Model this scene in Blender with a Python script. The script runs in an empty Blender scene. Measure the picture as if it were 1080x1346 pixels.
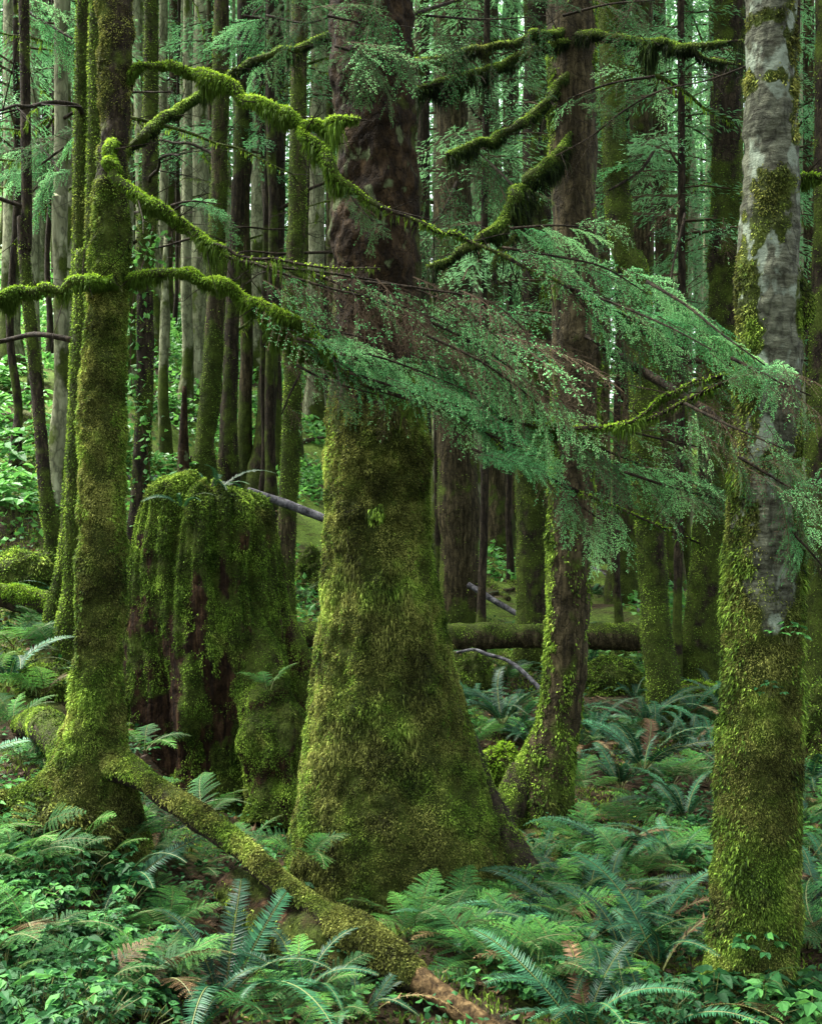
import bpy, math, random
import numpy as np
from mathutils import Vector, Matrix, Euler

rng = np.random.default_rng(7)
random.seed(7)
F = 1568.0          # focal length in pixels of the 1080 px wide photograph
HY = 700.0          # horizon row
CZ = 1.9            # camera height
scene = bpy.context.scene
col = scene.collection


def at(px, py, d):
    return np.array([(px - 540.0) / F * d, d, CZ + (HY - py) / F * d])


# ------------------------------------------------------------------ noise
def _hash(ix, iy, iz, seed):
    h = (ix.astype(np.int64) * 374761393 + iy.astype(np.int64) * 668265263
         + iz.astype(np.int64) * 2147483647 + seed * 144665) & 0xFFFFFFFF
    h = ((h ^ (h >> 13)) * 1274126177) & 0xFFFFFFFF
    h = h ^ (h >> 16)
    return (h & 0xFFFF) / 65535.0


def vnoise(p, seed=0):
    p = np.asarray(p, float)
    i = np.floor(p).astype(np.int64)
    f = p - i
    f = f * f * (3 - 2 * f)
    x, y, z = i[..., 0], i[..., 1], i[..., 2]
    fx, fy, fz = f[..., 0], f[..., 1], f[..., 2]
    r = 0
    for dx in (0, 1):
        for dy in (0, 1):
            for dz in (0, 1):
                w = (fx if dx else 1 - fx) * (fy if dy else 1 - fy) * (fz if dz else 1 - fz)
                r = r + w * _hash(x + dx, y + dy, z + dz, seed)
    return r * 2 - 1


def fbm(p, seed=0, octaves=4):
    p = np.asarray(p, float)
    r, a, t = 0, 1.0, 0
    for o in range(octaves):
        r = r + a * vnoise(p * (2.03 ** o), seed + o * 17)
        t += a
        a *= .55
    return r / t


# ------------------------------------------------------------------ ground
def sig(x):
    return 1 / (1 + np.exp(-np.clip(x, -40, 40)))


def gz(x, y):
    x = np.asarray(x, float)
    y = np.asarray(y, float)
    u = np.clip(x / np.maximum(y, 4.0), -.42, .42)
    s = .12 + .23 * sig((-u - .03) / .07)
    y0 = 10.5 - 5.0 * sig((-u - .2) / .03)
    t = (y - y0) / 1.0
    rise = s * np.where(t > 30, t, np.log1p(np.exp(np.clip(t, -40, 30))))
    p = np.stack([x, y, x * 0], -1)
    n = .10 * fbm(p * .9, 3, 3) + .05 * fbm(p * 3.1, 5, 3) + .5 * np.clip((y - 14) / 20, 0, 1) * fbm(p * .22, 9, 2)
    return -.2 + rise + n


def ground_pt(px, py):
    d = np.concatenate([np.arange(3.2, 20, .02), np.arange(20, 90, .1)])
    x = (px - 540.0) / F * d
    z = gz(x, d)
    yy = HY - (z - CZ) / d * F
    k = np.nonzero(yy <= py)[0]
    k = k[0] if len(k) else len(d) - 1
    return np.array([x[k], d[k], z[k]])


# ------------------------------------------------------------------ mesh helpers
class MB:
    def __init__(self):
        self.v, self.f, self.m, self.r, self.s = [], [], [], [], []
        self.n = 0

    def add(self, v, f, mat=0, rnd=None, moss=None):
        v = np.asarray(v, float).reshape(-1, 3)
        f = np.asarray(f, np.int64)
        self.v.append(v)
        self.f.append(f + self.n)
        self.m.append(np.full(len(f), mat, np.int32))
        self.r.append(np.full(len(v), .5) if rnd is None else np.broadcast_to(np.asarray(rnd, float), (len(v),)))
        self.s.append(np.zeros(len(v)) if moss is None else np.broadcast_to(np.asarray(moss, float), (len(v),)))
        self.n += len(v)

    def mesh(self, name, mats, smooth=False, origin=None):
        me = bpy.data.meshes.new(name)
        v = np.concatenate(self.v)
        if origin is not None:
            v = v - np.asarray(origin)
        loops = np.concatenate([f.ravel() for f in self.f])
        tot = np.concatenate([np.full(len(f), f.shape[1]) for f in self.f]).astype(np.int32)
        start = np.concatenate([[0], np.cumsum(tot)[:-1]]).astype(np.int32)
        me.vertices.add(len(v))
        me.vertices.foreach_set('co', v.astype(np.float32).ravel())
        me.loops.add(len(loops))
        me.loops.foreach_set('vertex_index', loops.astype(np.int32))
        me.polygons.add(len(tot))
        me.polygons.foreach_set('loop_start', start)
        me.polygons.foreach_set('loop_total', tot)
        me.polygons.foreach_set('material_index', np.concatenate(self.m))
        me.polygons.foreach_set('use_smooth', np.full(len(tot), bool(smooth)))
        for nm, arr in (('rnd', self.r), ('moss', self.s)):
            a = me.attributes.new(nm, 'FLOAT', 'POINT')
            a.data.foreach_set('value', np.concatenate(arr).astype(np.float32))
        for m in (mats if isinstance(mats, (list, tuple)) else [mats]):
            me.materials.append(m)
        me.update(calc_edges=True)
        me.validate()
        return me


WPOS = {}


def obj(name, me, parent=None, loc=None, mat=None):
    o = bpy.data.objects.new(name, me)
    col.objects.link(o)
    if parent is not None:
        o.parent = parent
    if loc is not None:
        o.location = loc
    return o


def thing(name, label, cat, loc, group=None, me=None, rotz=0.0):
    o = bpy.data.objects.new(name, me)
    col.objects.link(o)
    o.location = loc
    o.rotation_euler = (0, 0, rotz)
    if me is None:
        o.empty_display_size = .1
    if label:
        o['label'] = label
    o['category'] = cat
    if group:
        o['group'] = group
    return o


def norm(a):
    return a / np.maximum(np.linalg.norm(a, axis=-1, keepdims=True), 1e-9)


def catmull(pts, step):
    pts = np.asarray(pts, float)
    n = len(pts)
    ext = np.vstack([2 * pts[0] - pts[1], pts, 2 * pts[-1] - pts[-2]])
    out = []
    for i in range(n - 1):
        p0, p1, p2, p3 = ext[i:i + 4]
        L = np.linalg.norm(p2[:3] - p1[:3])
        k = max(2, int(math.ceil(L / step)))
        t = np.linspace(0, 1, k, endpoint=False)[:, None]
        out.append(.5 * ((2 * p1) + (-p0 + p2) * t + (2 * p0 - 5 * p1 + 4 * p2 - p3) * t ** 2
                         + (-p0 + 3 * p1 - 3 * p2 + p3) * t ** 3))
    out.append(pts[-1:])
    return np.vstack(out)


class Tube:
    """a tapered bent tube with bark relief: grid of points P and normals N"""

    def __init__(self, pts, radii, segs=24, step=.05, disp=None, seed=0, closed=True):
        path = catmull(np.column_stack([pts, radii]), step)
        self.r = np.maximum(path[:, 3], .0015)
        c = path[:, :3]
        self.c = c
        T = norm(np.gradient(c, axis=0))
        ref = np.array([0., 1., 0.]) if abs(T[0][1]) < .8 else np.array([1., 0., 0.])
        A = np.zeros_like(c)
        a = ref - T[0] * ref.dot(T[0])
        for i in range(len(c)):
            a = a - T[i] * a.dot(T[i])
            a = a / max(np.linalg.norm(a), 1e-9)
            A[i] = a
        B = np.cross(T, A)
        self.T = T
        th = np.linspace(0, 2 * math.pi, segs, endpoint=False)
        self.th = th
        dirs = A[:, None] * np.cos(th)[None, :, None] + B[:, None] * np.sin(th)[None, :, None]
        P = c[:, None] + dirs * self.r[:, None, None]
        if disp is not None:
            h = disp(P, dirs, self.r[:, None])
            P = P + dirs * h[..., None]
        self.P, self.dirs = P, dirs
        self.segs = segs
        du = np.roll(P, -1, 1) - np.roll(P, 1, 1)
        dv = np.gradient(P, axis=0)
        N = np.cross(du, dv)
        N = norm(N)
        flip = np.sign((N * dirs).sum(-1, keepdims=True))
        flip[flip == 0] = 1
        self.N = N * flip
        self.moss = np.zeros(P.shape[:2])

    def add(self, mb, mat=0, rnd=None):
        R, S = self.P.shape[:2]
        idx = np.arange(R * S).reshape(R, S)
        a, b = idx[:-1], np.roll(idx, -1, 1)[:-1]
        c, d = np.roll(idx, -1, 1)[1:], idx[1:]
        f = np.stack([a, b, c, d], -1).reshape(-1, 4)
        v = np.vstack([self.P.reshape(-1, 3), self.c[:1], self.c[-1:]])
        mo = np.concatenate([self.moss.ravel(), [0, 0]])
        mb.add(v, f, mat, rnd, mo)
        n0 = mb.n - len(v)
        e = idx[-1]
        t2 = np.stack([e, np.roll(e, -1), np.full(S, R * S + 1)], -1)
        e = idx[0]
        t1 = np.stack([np.roll(e, -1), e, np.full(S, R * S)], -1)
        mb.f.append(np.vstack([t1, t2]) + n0)
        mb.m.append(np.full(2 * S, mat, np.int32))


def sample_tube(tb, n, w=None, seed=0):
    """n random points on a tube, picked by area and by weight w (R,S)"""
    r = np.random.default_rng(seed)
    P, N = tb.P, tb.N
    P1 = np.roll(P, -1, 1)
    area = np.linalg.norm(np.cross((P1 - P)[:-1], (P[1:] - P[:-1])), axis=-1)
    if w is not None:
        area = area * w[:-1]
    p = area.ravel()
    if p.sum() <= 0:
        return None
    k = r.choice(p.size, n, p=p / p.sum())
    i, j = np.divmod(k, P.shape[1])
    j2 = (j + 1) % P.shape[1]
    u, v = r.random(n)[:, None], r.random(n)[:, None]
    pos = (P[i, j] * (1 - u) + P[i, j2] * u) * (1 - v) + (P[i + 1, j] * (1 - u) + P[i + 1, j2] * u) * v
    nn = norm((N[i, j] * (1 - u) + N[i, j2] * u) * (1 - v) + (N[i + 1, j] * (1 - u) + N[i + 1, j2] * u) * v)
    return pos, nn


def blades(mb, pos, nn, length, width, out=.5, tang=.8, down=.3, seed=0, rnd=None, bend=.3, mat=0):
    """little pointed moss leaves standing on a surface"""
    r = np.random.default_rng(seed)
    n = len(pos)
    t = r.normal(size=(n, 3))
    t = norm(t - nn * (t * nn).sum(-1, keepdims=True))
    d = norm(nn * (out * (.5 + r.random((n, 1)))) + t * tang * r.random((n, 1)) + np.array([0, 0, -1.]) * down)
    L = (length if np.ndim(length) else np.full(n, length)) * (.5 + r.random(n))
    W = (width if np.ndim(width) else np.full(n, width)) * (.6 + .8 * r.random(n))
    side = norm(np.cross(d, r.normal(size=(n, 3))))
    base = pos - nn * .003
    mid = base + d * (L * .55)[:, None]
    tip = base + norm(d + np.array([0, 0, -1.]) * bend) * L[:, None]
    v = np.stack([base - side * (W * .25)[:, None], mid - side * (W * .5)[:, None], tip, mid + side * (W * .5)[:, None]], 1)
    q = np.arange(n * 4).reshape(n, 4)
    if rnd is None:
        rnd = np.clip(.46 + .55 * fbm(pos * 6.0, 11, 4) + .62 * (r.random(n) - .5), 0, 1)
    mb.add(v.reshape(-1, 3), q, mat, np.repeat(rnd, 4))


def kites(mb, pos, ax, side, up, L, W, rnd, mat=0, widest=.35, fold=.12):
    """leaf shapes: a kite folded along its length (two triangles each side)"""
    n = len(pos)
    L = np.broadcast_to(L, (n,))[:, None]
    W = np.broadcast_to(W, (n,))[:, None]
    b = pos
    l = pos + ax * L * widest + side * W * .5 + up * W * fold
    r_ = pos + ax * L * widest - side * W * .5 + up * W * fold
    t = pos + ax * L - up * L * .06
    v = np.stack([b, r_, t, l], 1).reshape(-1, 3)
    q = np.arange(n * 4).reshape(n, 4)
    f = np.concatenate([q[:, [0, 1, 2]], q[:, [0, 2, 3]]])
    mb.add(v, f, mat, np.repeat(np.broadcast_to(rnd, (n,)), 4))


def rods(mb, a, b, ra, rb, mat=0, rnd=.5):
    """many thin three-sided twigs from a to b"""
    n = len(a)
    d = norm(b - a)
    ref = np.where(np.abs(d[:, 2:3]) > .9, np.array([[1., 0, 0]]), np.array([[0, 0, 1.]]))
    s = norm(np.cross(d, ref))
    t = np.cross(d, s)
    ra = np.broadcast_to(ra, (n,))[:, None]
    rb = np.broadcast_to(rb, (n,))[:, None]
    vs = []
    for k in range(3):
        w = s * math.cos(k * 2.0944) + t * math.sin(k * 2.0944)
        vs += [a + w * ra, b + w * rb]
    v = np.stack(vs, 1).reshape(-1, 3)
    o = (np.arange(n) * 6)[:, None]
    f = np.concatenate([o + np.array([[0, 2, 3, 1]]), o + np.array([[2, 4, 5, 3]]), o + np.array([[4, 0, 1, 5]])])
    mb.add(v, f, mat, rnd if np.ndim(rnd) == 0 else np.repeat(rnd, 6))


# ------------------------------------------------------------------ materials
def new_mat(name):
    m = bpy.data.materials.new(name)
    m.use_nodes = True
    nt = m.node_tree
    nt.nodes.clear()
    return m, nt, nt.nodes, nt.links


def ramp(nodes, stops):
    n = nodes.new('ShaderNodeValToRGB')
    cr = n.color_ramp
    while len(cr.elements) < len(stops):
        cr.elements.new(.5)
    for e, (p, c) in zip(cr.elements, stops):
        e.position = p
        e.color = (*c, 1)
    return n


def math_node(nodes, links, op, a, b):
    n = nodes.new('ShaderNodeMath')
    n.operation = op
    for i, x in enumerate((a, b)):
        if isinstance(x, (int, float)):
            n.inputs[i].default_value = x
        else:
            links.new(x, n.inputs[i])
    return n.outputs[0]


def leaf_mat(name, stops, rough=.45, spec=.35, trans=.3, tone=None, objvar=.45):
    m, nt, N, L = new_mat(name)
    at_ = N.new('ShaderNodeAttribute'); at_.attribute_name = 'rnd'
    oi = N.new('ShaderNodeObjectInfo')
    f = math_node(N, L, 'ADD', math_node(N, L, 'MULTIPLY', at_.outputs['Fac'], 1 - objvar),
                  math_node(N, L, 'MULTIPLY', oi.outputs['Random'], objvar))
    r = ramp(N, stops); L.new(f, r.inputs[0])
    colr = r.outputs[0]
    if tone:
        r2 = ramp(N, tone[0]); L.new(f, r2.inputs[0])
        tc = N.new('ShaderNodeTexCoord')
        nz = N.new('ShaderNodeTexNoise'); nz.inputs['Scale'].default_value = tone[1]; nz.inputs['Detail'].default_value = 6; nz.inputs['Roughness'].default_value = .65
        L.new(tc.outputs['Object'], nz.inputs['Vector'])
        tr = ramp(N, [(tone[2] - .06, (0, 0, 0)), (tone[2] + .08, (1, 1, 1))]); L.new(nz.outputs['Fac'], tr.inputs[0])
        mt = N.new('ShaderNodeMix'); mt.data_type = 'RGBA'
        L.new(tr.outputs[0], mt.inputs[0]); L.new(r.outputs[0], mt.inputs[6]); L.new(r2.outputs[0], mt.inputs[7])
        colr = mt.outputs[2]
    p = N.new('ShaderNodeBsdfPrincipled')
    L.new(colr, p.inputs['Base Color'])
    p.inputs['Roughness'].default_value = rough
    p.inputs['Specular IOR Level'].default_value = spec
    out = N.new('ShaderNodeOutputMaterial')
    if trans > 0:
        t = N.new('ShaderNodeBsdfTranslucent')
        hs = N.new('ShaderNodeHueSaturation'); hs.inputs['Value'].default_value = 1.25; hs.inputs['Hue'].default_value = .485
        L.new(colr, hs.inputs['Color']); L.new(hs.outputs[0], t.inputs[0])
        mx = N.new('ShaderNodeMixShader'); mx.inputs[0].default_value = trans
        L.new(p.outputs[0], mx.inputs[1]); L.new(t.outputs[0], mx.inputs[2]); L.new(mx.outputs[0], out.inputs[0])
    else:
        L.new(p.outputs[0], out.inputs[0])
    return m


def bark_mat(name, stops, moss_stops, stretch=(22, 22, 5), bump=.6, plate=9.0, lichen=None, rough=.85, patch=1.0):
    m, nt, N, L = new_mat(name)
    tc = N.new('ShaderNodeTexCoord')
    mp = N.new('ShaderNodeMapping'); mp.inputs['Scale'].default_value = stretch
    L.new(tc.outputs['Object'], mp.inputs[0])
    n1 = N.new('ShaderNodeTexNoise'); n1.inputs['Scale'].default_value = 1.0; n1.inputs['Detail'].default_value = 8; n1.inputs['Roughness'].default_value = .65
    L.new(mp.outputs[0], n1.inputs['Vector'])
    r1 = ramp(N, stops); L.new(n1.outputs['Fac'], r1.inputs[0])
    # bark plates
    mp2 = N.new('ShaderNodeMapping'); mp2.inputs['Scale'].default_value = (plate, plate, plate * .55)
    L.new(tc.outputs['Object'], mp2.inputs[0])
    nw = N.new('ShaderNodeTexNoise'); nw.inputs['Scale'].default_value = 3.0; L.new(mp2.outputs[0], nw.inputs['Vector'])
    ad = N.new('ShaderNodeVectorMath'); ad.operation = 'MULTIPLY_ADD'
    L.new(nw.outputs['Color'], ad.inputs[0]); ad.inputs[1].default_value = (.9, .9, .9); L.new(mp2.outputs[0], ad.inputs[2])
    vo = N.new('ShaderNodeTexVoronoi'); vo.feature = 'DISTANCE_TO_EDGE'; vo.inputs['Scale'].default_value = 1.5
    L.new(ad.outputs[0], vo.inputs['Vector'])
    vr = ramp(N, [(0, (.35, .35, .35)), (.12, (1, 1, 1))]); L.new(vo.outputs['Distance'], vr.inputs[0])
    mul = N.new('ShaderNodeMix'); mul.data_type = 'RGBA'; mul.blend_type = 'MULTIPLY'; mul.inputs[0].default_value = .8
    L.new(r1.outputs[0], mul.inputs[6]); L.new(vr.outputs[0], mul.inputs[7])
    cur = mul.outputs[2]
    n2 = N.new('ShaderNodeTexNoise'); n2.inputs['Scale'].default_value = 5.5; n2.inputs['Detail'].default_value = 6
    L.new(tc.outputs['Object'], n2.inputs['Vector'])
    if lichen:
        lr = ramp(N, [(lichen[1], (0, 0, 0)), (lichen[1] + .06, (1, 1, 1))])
        n4 = N.new('ShaderNodeTexNoise'); n4.inputs['Scale'].default_value = lichen[2]; n4.inputs['Detail'].default_value = 7
        mp4 = N.new('ShaderNodeMapping'); mp4.inputs['Location'].default_value = (3.1, 7.7, 1.3); mp4.inputs['Scale'].default_value = (1, 1, .6)
        L.new(tc.outputs['Object'], mp4.inputs[0]); L.new(mp4.outputs[0], n4.inputs['Vector'])
        L.new(n4.outputs['Fac'], lr.inputs[0])
        ml = N.new('ShaderNodeMix'); ml.data_type = 'RGBA'
        L.new(lr.outputs[0], ml.inputs[0]); L.new(cur, ml.inputs[6]); ml.inputs[7].default_value = (*lichen[0], 1)
        cur = ml.outputs[2]
    at_ = N.new('ShaderNodeAttribute'); at_.attribute_name = 'moss'
    n3 = N.new('ShaderNodeTexNoise'); n3.inputs['Scale'].default_value = 45; n3.inputs['Detail'].default_value = 6; n3.inputs['Roughness'].default_value = .7
    L.new(tc.outputs['Object'], n3.inputs['Vector'])
    mr = ramp(N, moss_stops); L.new(math_node(N, L, 'MULTIPLY_ADD', n2.outputs['Fac'], .6), mr.inputs[0])
    nm = mr.inputs[0].links[0].from_node
    nm.inputs[2].default_value = 0.0
    L.new(math_node(N, L, 'MULTIPLY', n3.outputs['Fac'], .5), nm.inputs[2])
    fac = math_node(N, L, 'ADD', at_.outputs['Fac'], math_node(N, L, 'MULTIPLY', math_node(N, L, 'SUBTRACT', n2.outputs['Fac'], .5), patch))
    fr = ramp(N, [(.42, (0, 0, 0)), (.58, (1, 1, 1))]); L.new(fac, fr.inputs[0])
    mm = N.new('ShaderNodeMix'); mm.data_type = 'RGBA'
    L.new(fr.outputs[0], mm.inputs[0]); L.new(cur, mm.inputs[6]); L.new(mr.outputs[0], mm.inputs[7])
    p = N.new('ShaderNodeBsdfPrincipled'); p.inputs['Roughness'].default_value = rough; p.inputs['Specular IOR Level'].default_value = .08
    L.new(mm.outputs[2], p.inputs['Base Color'])
    hsum = math_node(N, L, 'ADD', math_node(N, L, 'MULTIPLY', vr.outputs[0], .5), math_node(N, L, 'ADD', n1.outputs['Fac'], n3.outputs['Fac']))
    b = N.new('ShaderNodeBump'); b.inputs['Strength'].default_value = bump; b.inputs['Distance'].default_value = .025
    L.new(hsum, b.inputs['Height']); L.new(b.outputs[0], p.inputs['Normal'])
    out = N.new('ShaderNodeOutputMaterial'); L.new(p.outputs[0], out.inputs[0])
    return m


MOSS_UNDER = [(.3, (.006, .008, .002)), (.5, (.020, .028, .005)), (.72, (.055, .08, .011))]  # base moss colour, darkened to put the shade between blades into it
M = {}
GREEN = [(.08, (.005, .011, .002)), (.38, (.044, .086, .011)), (.62, (.122, .22, .025)), (.92, (.33, .50, .07))]
OLIVE = [(.08, (.008, .008, .003)), (.38, (.054, .064, .014)), (.62, (.14, .162, .035)), (.92, (.33, .36, .09))]
M['moss'] = leaf_mat('trunk_moss', GREEN, .8, .1, .25, (OLIVE, 2.6, .60), .06)
M['mossbrown'] = leaf_mat('olive_moss', GREEN, .8, .1, .25, (OLIVE, 2.2, .44), .06)
M['mossbright'] = leaf_mat('bright_moss', [(.1, (.03, .06, .005)), (.4, (.085, .175, .012)), (.7, (.19, .35, .022)), (.95, (.36, .54, .06))], .75, .1, .35, None, .1)
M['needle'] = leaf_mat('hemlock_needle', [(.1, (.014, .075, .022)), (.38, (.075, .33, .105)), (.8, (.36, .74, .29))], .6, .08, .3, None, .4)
M['needledark'] = leaf_mat('shaded_needle', [(.1, (.012, .05, .016)), (.5, (.036, .135, .042)), (.9, (.10, .28, .08))], .6, .08, .3, None, .4)  # darker copy of hemlock_needle, shade put into its colour
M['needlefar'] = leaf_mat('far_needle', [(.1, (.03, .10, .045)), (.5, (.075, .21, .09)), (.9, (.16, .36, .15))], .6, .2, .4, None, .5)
M['fern'] = leaf_mat('lady_fern_leaf', [(.18, (.006, .032, .008)), (.54, (.020, .088, .020)), (.93, (.095, .28, .042))], .62, .10, .28, None, .5)
M['sword'] = leaf_mat('sword_fern_leaf', [(.18, (.003, .019, .008)), (.54, (.009, .050, .021)), (.93, (.038, .16, .062))], .5, .18, .18, None, .5)
M['herb'] = leaf_mat('broad_leaf', [(.18, (.006, .032, .009)), (.54, (.015, .074, .019)), (.93, (.062, .205, .038))], .6, .12, .25, None, .45)
M['lush'] = leaf_mat('lush_leaf', [(.1, (.02, .10, .018)), (.5, (.038, .15, .028)), (.9, (.11, .32, .06))], .5, .25, .4, None, .4)
M['deadleaf'] = leaf_mat('dead_leaf', [(.1, (.02, .012, .006)), (.5, (.058, .034, .016)), (.9, (.17, .11, .05))], .65, .12, .1, None, .2)
M['stem'] = leaf_mat('green_stem', [(.1, (.04, .045, .015)), (.9, (.09, .11, .025))], .6, .2, 0, None, .3)
M['twig'] = leaf_mat('fine_twig', [(.1, (.022, .016, .010)), (.5, (.058, .042, .025)), (.9, (.13, .10, .06))], .8, .05, 0, None, .3)
M['bark_red'] = bark_mat('red_brown_bark', [(.3, (.004, .003, .0012)), (.5, (.018, .0115, .0048)), (.7, (.055, .036, .0165))], MOSS_UNDER, (14, 14, 7), .9, 10, ((.07, .09, .04), .60, 11.0))
M['bark_brown'] = bark_mat('grey_brown_bark', [(.3, (.008, .007, .003)), (.5, (.034, .028, .013)), (.7, (.10, .083, .040))], MOSS_UNDER, (26, 26, 4), .8, 9)
M['bark_dark'] = bark_mat('dark_bark', [(.3, (.006, .005, .003)), (.5, (.019, .015, .009)), (.7, (.055, .044, .026))], MOSS_UNDER, (26, 26, 5), .7, 9)  # evenly dark brown bark, rough and dull
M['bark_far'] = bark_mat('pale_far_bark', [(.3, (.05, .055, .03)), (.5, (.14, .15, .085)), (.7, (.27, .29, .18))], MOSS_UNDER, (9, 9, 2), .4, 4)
M['bark_pale'] = bark_mat('pale_grey_bark', [(.3, (.018, .017, .010)), (.48, (.060, .066, .042)), (.66, (.125, .137, .092))], MOSS_UNDER, (11, 11, 46), .8, 5.0, ((.15, .185, .135), .55, 8.5), .75, 1.0)
M['rot'] = bark_mat('rotten_wood', [(.3, (.004, .003, .002)), (.52, (.025, .0145, .007)), (.75, (.095, .056, .027))], MOSS_UNDER, (30, 30, 2.5), 1.0, 6)
M['bare'] = bark_mat('bare_wood', [(.3, (.012, .007, .003)), (.5, (.055, .036, .015)), (.7, (.16, .11, .05))], MOSS_UNDER, (30, 30, 30), .5, 6)
M['greywood'] = bark_mat('weathered_grey_wood', [(.35, (.02, .02, .022)), (.5, (.07, .07, .075)), (.7, (.17, .17, .17))], MOSS_UNDER, (14, 14, 14), .3, 6)


def ground_mat():
    m, nt, N, L = new_mat('forest_floor')
    tc = N.new('ShaderNodeTexCoord')
    n1 = N.new('ShaderNodeTexNoise'); n1.inputs['Scale'].default_value = 28; n1.inputs['Detail'].default_value = 9; n1.inputs['Roughness'].default_value = .7
    L.new(tc.outputs['Object'], n1.inputs['Vector'])
    r1 = ramp(N, [(.3, (.007, .006, .003)), (.5, (.024, .018, .009)), (.72, (.07, .052, .028))]); L.new(n1.outputs['Fac'], r1.inputs[0])
    n2 = N.new('ShaderNodeTexNoise'); n2.inputs['Scale'].default_value = 1.1; n2.inputs['Detail'].default_value = 7
    L.new(tc.outputs['Object'], n2.inputs['Vector'])
    r2 = ramp(N, [(.3, (.02, .032, .006)), (.5, (.06, .10, .014)), (.72, (.15, .23, .03))]); L.new(n1.outputs['Fac'], r2.inputs[0])
    at_ = N.new('ShaderNodeAttribute'); at_.attribute_name = 'moss'
    fr = ramp(N, [(.45, (0, 0, 0)), (.62, (1, 1, 1))])
    L.new(math_node(N, L, 'ADD', at_.outputs['Fac'], math_node(N, L, 'SUBTRACT', n2.outputs['Fac'], .5)), fr.inputs[0])
    mm = N.new('ShaderNodeMix'); mm.data_type = 'RGBA'
    L.new(fr.outputs[0], mm.inputs[0]); L.new(r1.outputs[0], mm.inputs[6]); L.new(r2.outputs[0], mm.inputs[7])
    p = N.new('ShaderNodeBsdfPrincipled'); p.inputs['Roughness'].default_value = .85; p.inputs['Specular IOR Level'].default_value = .08
    L.new(mm.outputs[2], p.inputs['Base Color'])
    b = N.new('ShaderNodeBump'); b.inputs['Strength'].default_value = .8; b.inputs['Distance'].default_value = .04
    L.new(n1.outputs['Fac'], b.inputs['Height']); L.new(b.outputs[0], p.inputs['Normal'])
    o = N.new('ShaderNodeOutputMaterial'); L.new(p.outputs[0], o.inputs[0])
    return m


M['ground'] = ground_mat()

# ------------------------------------------------------------------ ground sheet
def build_ground():
    y = np.concatenate([np.arange(-30, 3, 1.5), np.arange(3, 17, .06), np.arange(17, 40, .3), np.arange(40, 141, 2.5)])
    xs = np.concatenate([np.arange(-90, -12, 3.0), np.arange(-12, -6, .3), np.arange(-6, 6, .06), np.arange(6, 12, .3), np.arange(12, 91, 3.0)])
    X, Y = np.meshgrid(xs, y)
    Z = gz(X, Y)
    R, S = X.shape
    v = np.stack([X, Y, Z], -1).reshape(-1, 3)
    idx = np.arange(R * S).reshape(R, S)
    f = np.stack([idx[:-1, :-1], idx[:-1, 1:], idx[1:, 1:], idx[1:, :-1]], -1).reshape(-1, 4)
    mb = MB()
    p = v * np.array([1, 1, 0])
    mo = .33 + .35 * fbm(p * .6, 21, 4) + .28 * np.clip((v[:, 1] - 8) / 8, 0, 1)
    mb.add(v, f, 0, None, mo)
    o = obj('ground', mb.mesh('ground', M['ground'], True))
    o['kind'] = 'structure'


build_ground()

# ------------------------------------------------------------------ trees
BASES = []      # (x, y, radius) of trunks, so that plants keep clear


def bark_disp(amp=.05, sc=9.0, seed=0, lump=.12, lobes=0):
    def f(P, dirs, r):
        h = amp * r * fbm(P * np.array([sc, sc, sc * .45]), seed, 4) * 1.6
        h = h + lump * r * fbm(P * 2.2, seed + 40, 3)
        return h
    return f


def crown_mesh(seed, h0, h1, rad, nb, mat, leaf=.11, per=70, wd=.36):
    """whorls of drooping hemlock boughs round a trunk between heights h0 and h1"""
    r = np.random.default_rng(seed)
    mb = MB()
    for k in range(nb):
        t = (k + r.random()) / nb
        z = h0 + (h1 - h0) * t
        L = rad * (1 - .75 * t) * (.55 + .6 * r.random())
        a = r.random() * 6.283
        d = np.array([math.cos(a), math.sin(a), 0.])
        s = np.array([-d[1], d[0], 0.])
        n = max(8, int(per * L / rad))
        q = r.random(n) ** .75
        w = (r.random(n) - .5) * L * .55 * (1 - .6 * q) * (.3 + q)
        pos = d * (q * L)[:, None] + s * w[:, None]
        pos[:, 2] = z + .25 * q * L - .42 * q ** 2 * L - np.abs(w) * .35 + r.normal(size=n) * .05
        ax = norm(d[None] * .8 + s[None] * np.sign(w)[:, None] * (.4 + .5 * r.random((n, 1))) + np.array([0, 0, -.35]) + r.normal(size=(n, 3)) * .25)
        up = norm(np.array([0, 0, 1.]) + r.normal(size=(n, 3)) * .35)
        sd = norm(np.cross(up, ax))
        ln = leaf * (.7 + .9 * r.random(n))
        kites(mb, pos, ax, sd, np.cross(ax, sd), ln * 1.7, ln * wd, np.clip(.25 + .5 * q + .3 * (r.random(n) - .5), 0, 1), 0, .45, .1)
        tq = np.linspace(0, 1, 5)
        pp = d * (tq * L)[:, None]
        pp[:, 2] = z + .25 * tq * L - .42 * tq ** 2 * L
        rr = .018 * (1 - .8 * tq) * L / 2 + .004
        rods(mb, pp[:-1], pp[1:], rr[:-1], rr[1:], 1, .3)
    return mb.mesh('crown', [mat, M['twig']])


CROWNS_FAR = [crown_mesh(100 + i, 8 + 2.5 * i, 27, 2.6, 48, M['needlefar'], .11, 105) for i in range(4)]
CROWNS_MID = [crown_mesh(120 + i, 11 + i, 28, 3.2, 34, M['needlefar'], .11, 95) for i in range(3)]


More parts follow.
